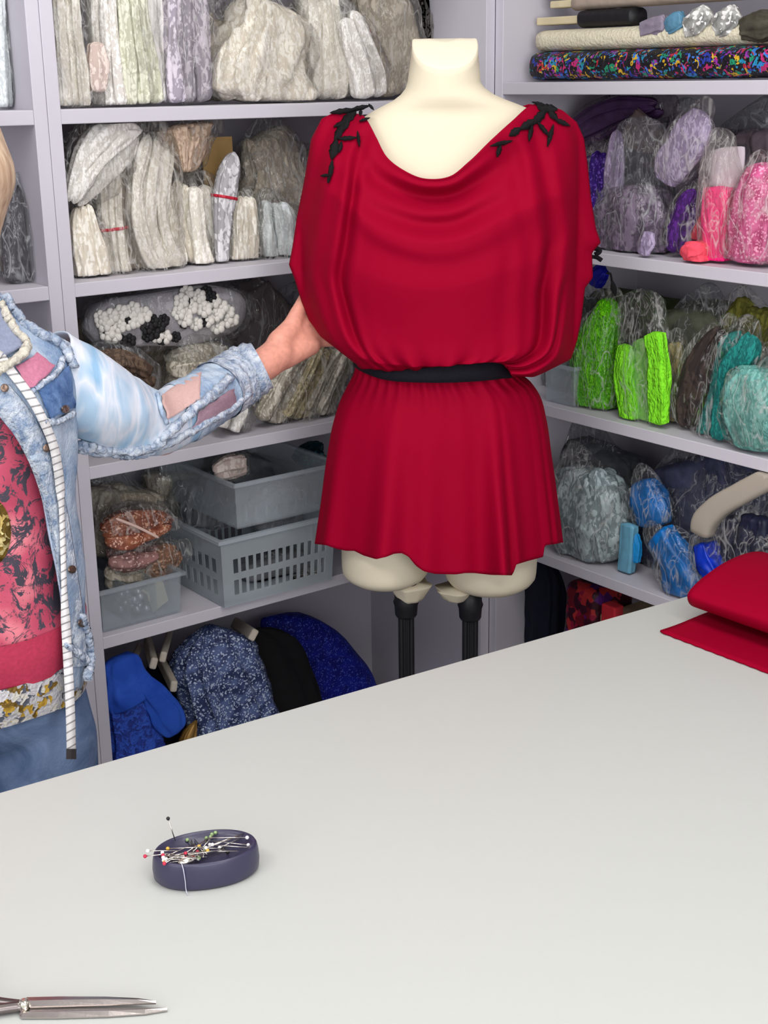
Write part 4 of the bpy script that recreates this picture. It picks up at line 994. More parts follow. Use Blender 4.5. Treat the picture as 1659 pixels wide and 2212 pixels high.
bag('smooth cream lace roll standing right of the red-banded white roll', 'L', 1, .075, [(526, 568, 32), (526, 510, 31), (528, 460, 28), (530, 425, 20)], ivory2, .75, group=gM, folds=9)
bag('pale blue white lace bag beside the red sleeve, second shelf', 'L', 1, .065, [(606, 566, 38), (600, 520, 40), (594, 470, 36), (590, 430, 24)], paleb, .7, group=gM, crump=.15)
bag('greyish clear bag half empty above the pale blue bag', 'L', 1, .15, [(590, 470, 60), (590, 400, 62), (578, 330, 54), (560, 290, 40)], taupe, .6, fm=FILMG, group=gM, crump=.18, snap=False)
bag('taupe lace bag in shade behind the second shelf row', 'L', 1, .26, [(360, 556, 118), (360, 450, 118), (365, 350, 110)], taupe, .35, fm=None, group=gM, crump=.14)
bag('pale lace bag at the back right of the second shelf', 'L', 1, .27, [(680, 540, 110), (660, 430, 110), (640, 330, 90)], ivory2, .4, fm=FILMW, group=gM, crump=.14)
_ct = aty(470, 296, .13); _zb = ZL[1]+T+.001
cardo = add('kraft_card', obox(Vector((_ct.x, .13, (_ct.z+_zb)/2)), Vector((.03, 0, .0)), Vector((0, .001, 0)), Vector((0, .004, (_ct.z-_zb)/2))), M_card, smooth=False)
tag(cardo, 'small ochre card showing behind the narrow white roll', 'card')
# --- third shelf: flower roll, film bags, metallic bundles
fr = thing('flower_trim_roll', aty(350, 745, .08), 'clear roll of white and black fabric flowers lying on the third shelf', 'roll of trim')
froll, _ = pillow('L', 2, .085, [(182, 706, 36), (225, 700, 50), (300, 692, 56), (380, 680, 58), (455, 672, 56), (505, 676, 40), (528, 684, 20)], .8, crump=.05, amp=.03, seed=3)
M_tulle = plain('grey_tulle', (186, 182, 186), .7, .3, 300, var=.1)
add('tulle_roll', froll, M_tulle, fr)
FS_ = sampler(froll[0])
M_petw = plain('white_petals', (236, 232, 224), .7, .3, 200); M_petb = plain('black_petals', (30, 29, 31), .7, .3, 200)
def flower(px, py, r, seed, n=6):
    c = FS_(px, py, .006); vf = []
    for k in range(n):
        a = 2*PI*k/n+seed; vf.append(ball(c+(RR*math.cos(a)+RU*math.sin(a))*r*.62-RF*.001, r*.5, 9, 6, (1, .6, 1)))
    vf.append(ball(c-RF*.004, r*.32, 8, 6)); return join(*vf)
rnd = random.Random(5)
wf = [(225, 700), (232, 720), (240, 684), (258, 705), (262, 676), (280, 696), (288, 668), (296, 690), (218, 686), (248, 725), (392, 650), (400, 690), (412, 664), (424, 700), (430, 640), (442, 668), (448, 692), (462, 650), (468, 680), (478, 664), (488, 692), (492, 674), (386, 676), (404, 632), (340, 726), (356, 728), (470, 705), (502, 690), (312, 680)]
for i, (x, y) in enumerate(wf): add('white_flower', flower(x, y, .0115+.002*rnd.random(), rnd.random()*3), M_petw, fr)
for i, (x, y, r) in enumerate(((272, 690, .0075), (229, 711, .0075), (318, 708, .011), (330, 694, .011), (344, 704, .012), (332, 718, .012), (354, 692, .010), (320, 726, .010), (262, 738, .011), (280, 736, .011), (402, 650, .0075), (440, 696, .008), (456, 640, .010), (446, 630, .010), (398, 700, .008), (380, 728, .009), (350, 734, .009))):
    add('black_flower', flower(x, y, r, i*1.1), M_petb, fr)
ff, _ = pillow('L', 2, .085, [(178, 708, 38), (225, 700, 54), (300, 692, 60), (380, 680, 62), (455, 672, 60), (520, 676, 46), (545, 690, 26)], .85, crump=.07, seed=3.4, ridge=True)
add('plastic_film', ff, FILMG, fr)
M_brownp = lace('brown_trim', (120, 100, 84), (60, 48, 42), 120); 
gB = 'film bags on the third left shelf'
bag('oval clear bag of brown and gold trim under the flower roll, third shelf', 'L', 2, .05, [(176, 800, 30), (220, 800, 46), (275, 808, 52), (325, 826, 34)], M_brownp, .7, fm=FILMG, group=gB, cname='trim', name='trim_bag')
bag('grey clear bag of silver trim with a black ring, behind the denim sleeve', 'L', 2, .07, [(360, 800, 40), (400, 796, 56), (450, 790, 56), (500, 784, 36)], silver, .7, fm=FILMG, group=gB, cname='trim', name='trim_bag')
bag('gold lace scraps bag low under the oval bag, third shelf', 'L', 2, .13, [(250, 880, 50), (300, 868, 56), (350, 862, 50)], golds, .6, fm=FILM, group=gB, cname='trim', name='trim_bag')
bag('white lace folded bag lying at the shelf edge below the cuff', 'L', 2, .045, [(490, 920, 30), (500, 890, 36), (510, 860, 30)], white, .6, group=gB, name='lace_bag')
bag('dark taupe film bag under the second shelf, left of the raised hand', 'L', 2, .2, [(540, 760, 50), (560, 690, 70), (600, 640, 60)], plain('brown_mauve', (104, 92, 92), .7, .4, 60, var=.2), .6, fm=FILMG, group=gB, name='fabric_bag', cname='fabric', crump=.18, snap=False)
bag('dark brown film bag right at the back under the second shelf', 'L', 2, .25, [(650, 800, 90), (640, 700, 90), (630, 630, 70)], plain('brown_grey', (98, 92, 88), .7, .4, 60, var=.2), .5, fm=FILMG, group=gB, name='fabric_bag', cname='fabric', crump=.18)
gS = 'metallic lace bundles on the third shelf'
bag('silver lace bundle leaning right, nearest the denim cuff', 'L', 2, .06, [(572, 912, 32), (606, 850, 32), (640, 790, 30), (664, 745, 24)], silver, .7, group=gS, folds=9, amp=.13, name='lace_bundle')
bag('gold toned lace bundle leaning right, second below the hand', 'L', 2, .05, [(628, 908, 34), (656, 850, 32), (684, 795, 30), (706, 750, 24)], golds, .7, group=gS, folds=9, amp=.13, name='lace_bundle')
bag('silver white lace bundle leaning against the red tunic waist', 'L', 2, .06, [(682, 895, 34), (706, 840, 32), (730, 790, 28), (748, 755, 20)], lace('silver_white_lace', (206, 200, 186), (128, 120, 104), 120, gloss=.6, rough=.4), .7, group=gS, folds=9, amp=.13, name='lace_bundle')
bag('grey bag at the back of the third shelf behind the sleeve', 'L', 2, .27, [(300, 900, 160), (320, 800, 160), (340, 720, 140)], taupe, .3, fm=None, group=gB, name='fabric_bag', cname='fabric', crump=.15)
# --- next bay left of the upright
gN = 'bags in the bay left of the upright'
bag('pale clear bag at the top left edge, left of the double upright', 'LL', 0, .08, [(14, 238, 26), (8, 150, 32), (2, 50, 32), (0, -30, 30)], paleb, .7, fm=FILMG, group=gN)
bag('dark grey clear bag behind the person\'s hair, left of the upright', 'LL', 1, .07, [(50, 614, 44), (48, 540, 42), (44, 460, 36), (40, 400, 24)], lace('charcoal_lace', (104, 100, 106), (62, 58, 64), 120), .7, fm=FILMG, group=gN)
bag('ochre trim bag at the left picture edge behind the dark grey bag', 'LL', 1, .17, [(0, 570, 40), (0, 480, 40), (0, 420, 30)], plain('ochre_trim', (128, 112, 84), .7, .3, 60, var=.2), .6, fm=FILMG, group=gN)
bag('dark fabric bag on the lower shelf behind the denim collar', 'LL', 2, .15, [(60, 900, 60), (60, 800, 70), (60, 700, 50)], plain('dark_fabric', (58, 56, 60), .8, .3, 60, var=.2), .6, fm=None, group=gN, name='fabric_bag', cname='fabric')
# ------------------------------------------------------------------ fourth shelf: boxes and baskets
zb3 = ZL[3]+T+.001
PLA = frosted('clear_plastic', (206, 212, 216), .26, .18); PLB = frosted('frosted_plastic', (208, 216, 220), .36, .3)
def tray(t, x0, x1, y0, y1, z0, z1, mat, flare=.0, wall=.002, pname='tray_body'):
    o = (x0, x1, y0, y1); cx, cyy = (x0+x1)/2, (y0+y1)/2
    def rect(f, z, ins): return [Vector((cx+(x-cx)*f+(-ins if x > cx else ins), cyy+(y-cyy)*f+(-ins if y > cyy else ins), z)) for x, y in ((x0, y0), (x1, y0), (x1, y1), (x0, y1))]
    rings = [rect(1-flare, z0, 0), rect(1, z1, 0), rect(1, z1, wall), rect(1-flare, z0+wall, wall)]
    bevel(add(pname, loft(rings), mat, t, False), .001, 1)
    rim = [rect(1, z1-.006, 0), rect(1, z1-.006, -.006), rect(1, z1, -.006), rect(1, z1, 0)]
    add('rim', loft(rim+[rim[0]], False), mat, t, False)
# clear divided box with copper packets
xa = aty(217, 1330, .02).x; xb = aty(392, 1300, .02).x
org = thing('storage_box', ((xa+xb)/2, .12, zb3), 'clear divided plastic box on the fourth shelf under copper coloured packets', 'storage box')
ztop_ = zb3+.075
tray(org, xa, xb, .015, .30, zb3, ztop_, PLA, .03)
for f in (.34, .68): add('divider', box(xa+(xb-xa)*f, xa+(xb-xa)*f+.002, .02, .295, zb3+.003, ztop_-.004), PLA, org, False)
M_bead = plain('silver_beads', (196, 196, 200), .25, metal=.6)
bd = []
rb = random.Random(3)
bset = []
for k in range(26):
    bset.append(ball((xa+(xb-xa)*(.38+.26*rb.random()), .03+.06*rb.random(), zb3+.012+.03*rb.random()), .0065, 8, 6))
beads = add('loose_beads', join(*bset), M_bead); tag(beads, 'silver beads heaped in the middle section of the clear divided box', 'beads', kind='stuff')
copper = glitter('copper_trim', (140, 76, 60), (226, 176, 150), 160, .8, .4, patchcol=(170, 104, 76))
rose = glitter('rose_trim', (134, 98, 94), (206, 176, 168), 160, .86, .5)
orange = glitter('orange_trim', (140, 100, 76), (206, 164, 136), 160, .86, .5)
gC = 'packets on the divided box'
def pk(label, pts, mat, sb, **k): return bag(label, 'L', 3, sb, pts, mat, .6, fm=k.pop('fm', FILM), name='trim_packet', cname='trim', group=gC, cat='packet', snap=False, **k)
pk('shiny copper trim packet, topmost of the pile on the divided box', [(222, 1158, 24), (260, 1146, 42), (310, 1134, 38), (352, 1128, 24), (376, 1130, 8)], copper, .07, crump=.16, more=[('tie_cord', [(250, 1120, 3), (300, 1140, 3), (344, 1162, 3)], plain('pale_cord', (220, 190, 176), .4), {'sb': .02, 'crump': 0, 'amp': 0})])
pk('dull rose trim packet under the shiny copper one', [(232, 1206, 22), (270, 1200, 30), (310, 1196, 26), (340, 1192, 14)], rose, .07)
pk('orange brown trim packet lower right in the pile', [(296, 1232, 18), (330, 1216, 34), (365, 1204, 32), (390, 1192, 16)], orange, .08)
pk('grey clear packet at the bottom of the pile beside the upright', [(226, 1250, 20), (256, 1246, 28), (296, 1250, 24), (330, 1256, 14)], taupe, .09, fm=FILMG)
pk('wide dull grey packet standing behind the copper pile', [(250, 1200, 70), (260, 1120, 80), (270, 1050, 60)], taupe, .2, fm=FILMG, crump=.16)
cardy = add('card_insert', obox(Vector((xb-.03, .06, zb3+.025)), Vector((.018, .004, .006)), Vector((0, .012, 0)), Vector((-.004, 0, .018))), plain('yellowish_card', (206, 200, 168), .7), smooth=False); tag(cardy, 'pale yellow card in the right section of the divided box', 'card')
# slotted baskets
def basket(label, x0, x1, y0, y1, z0, z1, mat, slots, flare=.05):
    t = thing('slotted_basket', ((x0+x1)/2, (y0+y1)/2, z0), label, 'basket', None)
    def P(u, w, h, face):   # point on a wall: u along it, h height, w outward offset
        f = 1-flare*(1-h); cx, cyy = (x0+x1)/2, (y0+y1)/2; hx, hy = (x1-x0)/2*f+w, (y1-y0)/2*f+w; z = z0+(z1-z0)*h; a = -1+2*u
        return [Vector((cx+hx*a, cyy-hy, z)), Vector((cx+hx, cyy+hy*a, z)), Vector((cx-hx*a, cyy+hy, z)), Vector((cx-hx, cyy-hy*a, z))][face]
    for face in range(4):
        V, F = [], []
        nh = slots[0] if face % 2 == 0 else slots[1]; us = [0, .07]
        for i in range(nh): a = .07+.86*i/nh; us += [a+.86/nh*.38, a+.86/nh]
        us = sorted(set([0]+us+[1])); hs_ = [0, .15, .37, .47, .68, 1]
        # cells: slot when the u interval is an odd gap and the h band is 1 or 3
        idx = {}
        def vid(i, k, w): 
            key = (i, k, w)
            if key not in idx: idx[key] = len(V); V.append(P(us[i], -w*.002, hs_[k], face))
            return idx[key]
        def issl(i, k): return k in (1, 3) and 2 <= i+1 < len(us)-1 and i >= 1 and (i % 2 == 0) and us[i] > .06 and us[i+1] < .94
        for i in range(len(us)-1):
            for k in range(len(hs_)-1):
                if issl(i, k): continue
                for w_ in (0, 1):
                    q = [vid(i, k, w_), vid(i+1, k, w_), vid(i+1, k+1, w_), vid(i, k+1, w_)]; F.append(tuple(q if w_ == 0 else q[::-1]))
                for (di, dk, e) in ((-1, 0, ((i, k), (i, k+1))), (1, 0, ((i+1, k), (i+1, k+1))), (0, -1, ((i, k), (i+1, k))), (0, 1, ((i, k+1), (i+1, k+1)))):
                    ii, kk = i+di, k+dk
                    if not (0 <= ii < len(us)-1 and 0 <= kk < len(hs_)-1) or issl(ii, kk):
                        F.append((vid(*e[0], 0), vid(*e[1], 0), vid(*e[1], 1), vid(*e[0], 1)))
        add('slotted_wall', (V, F), mat, t, False)
    f = 1-flare; cx, cyy = (x0+x1)/2, (y0+y1)/2
    add('base', box(cx-(x1-x0)/2*f, cx+(x1-x0)/2*f, cyy-(y1-y0)/2*f, cyy+(y1-y0)/2*f, z0, z0+.002), mat, t, False)
    rim = [[P(u, w, 1, fc)+Vector((0, 0, dz)) for fc in range(4) for u in (0,)] for w, dz in ((-.002, 0), (.008, 0), (.008, -.007), (.006, -.007), (.006, -.002), (-.002, -.002))]
    bevel(add('rim', loft(rim+[rim[0]], False), mat, t, False), .0008, 1)
    return t
bx0 = aty(484, 1330, -.02).x; bx1 = aty(728, 1270, -.02).x; bz1 = aty(487, 1165, -.02).z
basket('lower frosted slotted basket jutting over the fourth shelf edge', bx0, bx1, -.02, .27, zb3, bz1, PLB, (13, 10))
ux0 = aty(512, 1150, -.0).x; ux1 = aty(735, 1110, 0).x; uz1 = aty(520, 1043, 0).z
ub = thing('stacking_tray', ((ux0+ux1)/2, .14, bz1+.002), 'upper clear plastic tray stacked on the lower slotted basket', 'basket')
tray(ub, ux0, ux1, .0, .28, bz1+.002, uz1, frosted('clear_plastic_tray', (228, 234, 238), .22, .2), .05)
for i in range(9):
    xx = ux0+(ux1-ux0)*(.12+.095*i); add('rib', box(xx, xx+.0025, .0035+(.007), .0065+.007, bz1+.012, uz1-.05), PLA, ub, False)
M_dkfilm = plain('dark_grey_trim', (112, 113, 116), .6, .4, 60, var=.3)
gK = 'packets in the frosted baskets'
def bk(label, pts, mat, sb, fm=FILMG, **k): return bag(label, 'L', 3, sb, pts, mat, .6, fm=fm, name='trim_packet', cname='trim', group=gK, cat='packet', snap=False, **k)
bk('dark grey film packet filling the lower basket', [(530, 1270, 50), (580, 1258, 54), (640, 1240, 54), (690, 1226, 40)], M_dkfilm, .09)
bk('amber and white beaded packet in the lower basket right end', [(628, 1278, 12), (660, 1262, 20), (692, 1248, 14)], confetti('amber_beads', [(190, 140, 60), (230, 226, 220), (120, 90, 50)], (70, 66, 64), 90, .3, .3, .4), .03, FILM)
bk('grey crackled film packet lying in the upper basket', [(545, 1120, 36), (600, 1100, 50), (660, 1084, 46)], plain('grey_trim', (152, 154, 158), .6, .4, 60, var=.25), .10)
bk('blush white film packet on top of the upper basket', [(462, 1022, 14), (495, 1010, 22), (530, 1004, 16)], pinkish, .09, FILM)
bk('dark film bag slumped left of the upper basket', [(430, 1140, 40), (440, 1080, 48), (450, 1030, 40)], M_dkfilm, .19, crump=.18)
bk('mottled grey film bag at the back left of the fourth shelf', [(370, 1120, 60), (376, 1060, 64), (380, 1020, 50)], taupe, .27, crump=.18)
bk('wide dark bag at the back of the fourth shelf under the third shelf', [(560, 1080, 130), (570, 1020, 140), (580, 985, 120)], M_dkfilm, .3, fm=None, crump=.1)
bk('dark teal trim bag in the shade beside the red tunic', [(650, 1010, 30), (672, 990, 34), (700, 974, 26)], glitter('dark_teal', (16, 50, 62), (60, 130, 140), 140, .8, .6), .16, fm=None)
# ------------------------------------------------------------------ bottom bay: garments and cloth
def cloth(name, label, level, sb, pts, mat, ratio=.6, side='L', cat='fabric', parts=(), **k):
    SEED[0] += 1
    kw = dict(folds=9, amp=.09, crump=.14); kw.update(k); gr = kw.pop('group', None); cn = kw.pop('cname', None)
    (V, F), _ = pillow(side, level, sb, pts, ratio, seed=SEED[0], nring=50, nseg=60, **kw)
    c = sum(V, Vector())/len(V)
    if not parts:
        o = add(name, (V, F), mat); return tag(o, label, cat, gr)
    t = thing(name, (c.x, c.y, min(p.z for p in V)), label, cat, gr)
    add(cn, (V, F), mat, t)
    for nm, pts2, mat2, kw2 in parts:
        kw2 = dict(kw2); SEED[0] += 1
        (V2, F2), _ = pillow(side, level, kw2.pop('sb', sb), pts2, kw2.pop('ratio', ratio), seed=SEED[0], **kw2); add(nm, (V2, F2), mat2, t)
    return t
cob = denim('cobalt_cloth', (38, 78, 186), (58, 104, 216), 8, bump=.2); cobd = confetti('cobalt_dotted', [(24, 50, 140), (30, 60, 160)], (44, 86, 196), 130, .7, 0, .55)
zfl = 2260
cloth('folded_garment', 'cobalt blue garment hanging beside the upright in the bottom bay', 4, .05, [(310, zfl, 40), (304, 1760, 52), (290, 1600, 52), (272, 1500, 44), (258, 1420, 26)], cobd, .5, cat='garment', cname='body_cloth', parts=[('yoke', [(286, 1520, 50), (270, 1470, 45), (258, 1416, 30)], cob, {'sb': .045, 'folds': 5, 'amp': .05, 'ratio': .52}), ('sleeve', [(296, 1462, 16), (330, 1500, 24), (362, 1546, 30), (384, 1584, 20)], cob, {'sb': .03, 'ratio': .35, 'folds': 4, 'amp': .12})])
navy = plain('navy_cloth', (16, 20, 40), .85, .2, 60, var=.2); blk = plain('black_cloth', (12, 12, 16), .85, .2, 60, var=.2)
cloth('fabric_bundle', 'navy cloth bundle between the cobalt garment and the glittering tulle', 4, .21, [(400, zfl, 36), (386, 1700, 50), (372, 1560, 56), (348, 1470, 44), (340, 1420, 28)], navy, .6)
tulle = glitter('glitter_tulle', (52, 64, 110), (190, 204, 226), 190, .80, .6, patchcol=(92, 108, 156))
cloth('tulle_bundle', 'blue grey tulle bundle strewn with silver glitter in the bottom bay', 4, .085, [(520, zfl, 50), (514, 1720, 78), (500, 1560, 92), (466, 1450, 88), (452, 1385, 74), (450, 1350, 40)], tulle, .6, folds=11, amp=.10, crump=.14)
cloth('fabric_bundle', 'black cloth bundle between the glitter tulle and the royal blue mound', 4, .14, [(640, zfl, 36), (634, 1650, 60), (606, 1480, 66), (572, 1400, 56), (552, 1360, 34)], blk, .4)
royal = glitter('royal_glitter', (14, 24, 140), (90, 110, 220), 240, .90, .7, patchcol=(20, 34, 160))
cloth('fabric_bundle', 'large royal blue glitter fabric mound under the baskets', 4, .255, [(790, zfl, 50), (745, 1640, 96), (694, 1500, 112), (640, 1410, 92), (590, 1360, 56), (566, 1338, 24)], royal, .5, folds=3, amp=.03, crump=.06)
M_goldk = plain('dull_gold', (150, 116, 60), .4, .3, 90, metal=.5)
cloth('gold_cord', 'dull gold trim standing in the dark gap beside the glitter tulle', 4, .05, [(404, zfl, 10), (404, 1660, 13), (408, 1590, 16), (424, 1556, 10)], M_goldk, .7, cat='trim')
M_tubec = plain('bare_card_core', (202, 192, 176), .8, var=.04)
gW = 'pale card cores sticking out of the fabric in the bottom bay'
for lab, (x, y), (x2, y2), r in (('pale card core above the cobalt garment', (300, 1400), (282, 1442), 13), ('short pale card core left of the glitter tulle', (318, 1384), (332, 1434), 15), ('longest pale card core angled down along the tulle', (344, 1420), (376, 1484), 15), ('pale card core lying on top right of the tulle', (508, 1346), (548, 1372), 16), ('pale card core tucked high behind the tulle', (366, 1370), (352, 1420), 14)):
    a = aty(x, y, .19); b = aty(x2, y2, .035); d = (b-a).normalized(); s_ = d.cross(Vector((0, 1, 0))).normalized(); n_ = d.cross(s_)
    c = (a+b)/2; bevel_o = add('card_core', obox(c, d*((b-a).length/2), s_*(r*2.3/FPX*.9), n_*(r*2.3/FPX*.55)), M_tubec, smooth=False); bevel(bevel_o, .004, 3); tag(bevel_o, lab, 'card core', gW)
# ------------------------------------------------------------------ right wall unit
gP = 'bags on the purple and pink shelf'; gG = 'bags on the green and teal shelf'; gQ = 'bags on the blue shelf'
def fabric_bolt(label, y_px, py, r_px, sb, mat, ratio=1.15, x0=1160, core=None, name='fabric_bolt', level=0, crump=.03, grp='fabric bolts on the top right shelf', x1=1860, slope=0, snapz=None, sqq=2.6):
    SEED[0] += 1
    a, b = atx(x0, py, sb), atx(x1, py+slope*(x1-x0), sb)
    a.y = min(a.y, -.032); z = snapz if snapz is not None else a.z; r = r_px*depth(a)/FPX; L_ = (b-a); rings = []
    n = 40
    for j in range(n):
        t = j/(n-1); f = 1.0; e = .03
        if t < e: f = math.sqrt(max(.05, 1-(1-t/e)**2))
        c = Vector((sb, a.y+(b.y-a.y)*t, z)); ring = []
        for k in range(40):
            q = 2*PI*k/40; ca, sa = math.cos(q), math.sin(q); ex = 2/sqq; nn = 1+crump*noise.noise(Vector((ca*2+SEED[0], sa*2, t*26)))+crump*.6*noise.noise(Vector((ca*6+SEED[0], sa*6, t*70)))
            ring.append(c+Vector((r*ratio*math.copysign(abs(ca)**ex, ca)*nn, 0, r*math.copysign(abs(sa)**ex, sa)*nn))*f)
        rings.append(ring)
    c = rings[n//2][0]
    t_ = thing(name, (sb, (a.y+b.y)/2, z-r), label, 'fabric bolt', grp)
    VF = loft(rings); add('fabric', VF, mat, t_)
    if core:
        cx0, cy0, cr = core; p = atx(cx0, py, sb)
        bevel(add('core_board', box(sb-cr*1.3, sb+cr*1.3, b.y+.01, min(p.y, -T-.004), z-cr*.55, z+cr*.55), M_board_wood, t_, False), .002)
    return z+r
M_board_wood = plain('bare_wood_core', (214, 200, 164), .7, .1, 40, var=.08)
seq = confetti('multicolour_sequin', [(206, 44, 120), (36, 150, 190), (230, 186, 40), (40, 60, 170), (190, 40, 60), (30, 150, 110), (150, 50, 170), (60, 130, 220)], (18, 16, 24), 115, .35, .2, .60, dist=.055)
zt0 = ZR[0]+T
rA = 29*2.45/FPX; 
z1 = fabric_bolt('black bolt with multicoloured sequin squiggles at the front of the top right shelf', 0, 147, 29, .075, seq, 1.5, 1146, snapz=zt0+rA+.003, crump=.03)
fleece = plain('cream_fleece', (226, 218, 192), .95, .9, 160, var=.05)
z2 = fabric_bolt('cream fleece bolt lying on the multicoloured sequin bolt', 0, 97, 22, .085, fleece, 1.7, 1154, snapz=z1+22*2.45/FPX+.0005)
fabric_bolt('black bolt with a bare board end, above the cream fleece bolt', 0, 56, 18, .085, plain('black_satin', (22, 21, 24), .5, .3, 60), 1.5, 1262, core=(1172, 0, .012), snapz=z2+18*2.45/FPX+.0005, x1=1378)
fabric_bolt('taupe bolt with a wooden board end near the top picture edge', 0, 22, 15, .09, plain('taupe_cloth', (168, 152, 138), .8, .2, 60, var=.1), 1.5, 1236, core=(1200, 0, .011), snapz=z2+52*2.45/FPX)
fabric_bolt('pale sparkling bolt at the very top of the right shelf', 0, -6, 18, .10, glitter('pale_sparkle', (190, 194, 186), (240, 240, 236), 140, .7, .5), 1.5, 1180, snapz=z2+80*2.45/FPX)
gX = 'crumpled metallic scraps among the bolts'
def scrap(label, pts, mat, sb=.06, **k): return cloth('foil_scrap', label, 0, sb, pts, mat, .6, 'R', 'scrap', group=gX, crump=.2, **k)
foil = glitter('silver_foil', (150, 150, 146), (244, 244, 240), 90, .68, .35, patchcol=(206, 206, 200))
scrap('mauve grey crumpled scrap right of the black bolt', [(1385, 66, 16), (1412, 58, 20), (1440, 52, 18)], plain('mauve_grey', (140, 130, 146), .5, .5, 60, var=.2))
scrap('blue crumpled scrap in the middle of the bolts', [(1440, 62, 14), (1458, 52, 22), (1478, 40, 18)], plain('dull_blue', (90, 140, 168), .5, .5, 60, var=.2))
scrap('grey silver crumpled scrap right of the blue one', [(1480, 62, 20), (1510, 48, 26), (1535, 24, 20)], foil)
scrap('shiny silver foil fold near the right picture edge', [(1545, 66, 18), (1570, 48, 28), (1596, 28, 22)], foil)
scrap('dark olive crumpled scrap at the right picture edge', [(1600, 62, 20), (1640, 56, 26), (1690, 52, 24)], plain('dark_olive', (70, 66, 54), .5, .6, 60, var=.4))
# --- purple and pink shelf
pur = lace('purple_lace', (92, 40, 132), (44, 18, 70), 120); dpur = glitter('violet_sequin', (54, 20, 120), (130, 90, 210), 150, .85, .5)
lil = lace('lilac_lace', (188, 172, 202), (122, 104, 138), 100, gloss=.5, bd=.005); mauve = lace('mauve_dark_lace', (146, 126, 150), (48, 40, 54), 90, bd=.005)
FILMP = film('mauve_film', (176, 160, 178), .07)
bag('dark purple film bag squeezed under the top right shelf beside the dress', 'R', 1, .16, [(1240, 300, 30), (1290, 270, 40), (1350, 245, 36), (1430, 232, 20)], plain('dark_purple', (64, 34, 78), .5, .5, 50, var=.4), .6, fm=FILMP, group=gP, name='fabric_bag', cname='fabric', snap=False)
bag('violet sequin trim bag beside the red sleeve', 'R', 1, .15, [(1300, 560, 40), (1296, 480, 40), (1292, 400, 36), (1290, 330, 28)], dpur, .6, group=gP, name='trim_bag', cname='trim')
bag('tall clear bag with dark mauve trim at its foot', 'R', 1, .075, [(1378, 562, 58), (1376, 510, 64), (1376, 450, 62), (1378, 400, 48)], mauve, .6, fm=FILMG, ext=.9, group=gP, hi=True, crump=.16, more=[('pale_lilac_scrap', [(1388, 552, 12), (1398, 525, 14), (1402, 500, 10)], lil, {'sb': .01}), ('lilac_edge', [(1330, 470, 14), (1326, 400, 18), (1330, 320, 14), (1334, 280, 8)], lil, {'sb': .07}), ('brown_card', [(1390, 330, 30), (1396, 290, 44), (1410, 262, 46)], plain('dull_brown', (118, 100, 96), .7, .2, 40, var=.1), {'sb': .12, 'ratio': .2})])
bag('shiny lilac lace roll lying slantwise against the tall clear bag', 'R', 1, .04, [(1438, 398, 16), (1452, 360, 34), (1482, 315, 38), (1506, 270, 30), (1520, 240, 18)], lil, .35, strands=1, boxy=True, group=gP, folds=8, snap=False)
bag('purple lace bundle right of the tall clear bag', 'R', 1, .055, [(1462, 540, 22), (1474, 490, 28), (1496, 430, 26), (1508, 400, 16)], pur, .6, group=gP)
bag('dull mauve film bag behind the purple lace bundle', 'R', 1, .17, [(1490, 540, 50), (1496, 440, 60), (1500, 340, 56), (1500, 260, 44)], plain('grey_mauve', (122, 108, 120), .6, .4, 50, var=.2), .5, fm=FILMG, group=gP, name='fabric_bag', cname='fabric', crump=.16)
coral = lace('coral_trim', (246, 84, 104), (200, 50, 80), 100, hole_amt=.6); hot = lace('hot_pink_trim', (255, 42, 128), (214, 20, 100), 80, hole_amt=.62, bump=.8, bd=.006)
gpk = glitter('pink_glitter_lace', (214, 80, 136), (250, 170, 200), 170, .8, .5, patchcol=(226, 110, 160))
bag('round coral pink trim coil in front of the hot pink stack', 'R', 1, .02, [(1484, 562, 20), (1502, 552, 30), (1524, 546, 22)], coral, .9, fm=None, group=gP, name='trim_coil', cname='trim', cat='trim')
bag('small coral trim coil above the round coral one', 'R', 1, .07, [(1512, 520, 18), (1516, 490, 20), (1520, 465, 12)], coral, .9, fm=None, group=gP, name='trim_coil', cname='trim', cat='trim', snap=False)
bag('hot pink stacked trim with a pale film bag rising above it', 'R', 1, .045, [(1550, 566, 25), (1552, 520, 27), (1554, 450, 29), (1558, 402, 28)], hot, .8, strands=1, boxy=True, fm=FILMW, ext=.75, group=gP, name='trim_bag', cname='trim', crump=.06, more=[('pale_card', [(1566, 408, 24), (1568, 360, 30), (1566, 318, 32)], plain('pale_mauve_card', (206, 192, 200), .7), {'sb': .06, 'ratio': .12, 'crump': .02, 'amp': 0})])
bag('pink glitter lace bag at the right picture edge', 'R', 1, .055, [(1628, 572, 46), (1634, 500, 48), (1644, 420, 42), (1652, 350, 24)], gpk, .7, strands=1, group=gP, folds=7)
bag('grey mauve film bag at the back right of the purple shelf', 'R', 1, .27, [(1600, 540, 110), (1600, 420, 120), (1600, 280, 110)], plain('grey_mauve_b', (150, 132, 140), .6, .4, 50, var=.15), .3, fm=FILMG, group=gP, name='fabric_bag', cname='fabric', crump=.12)
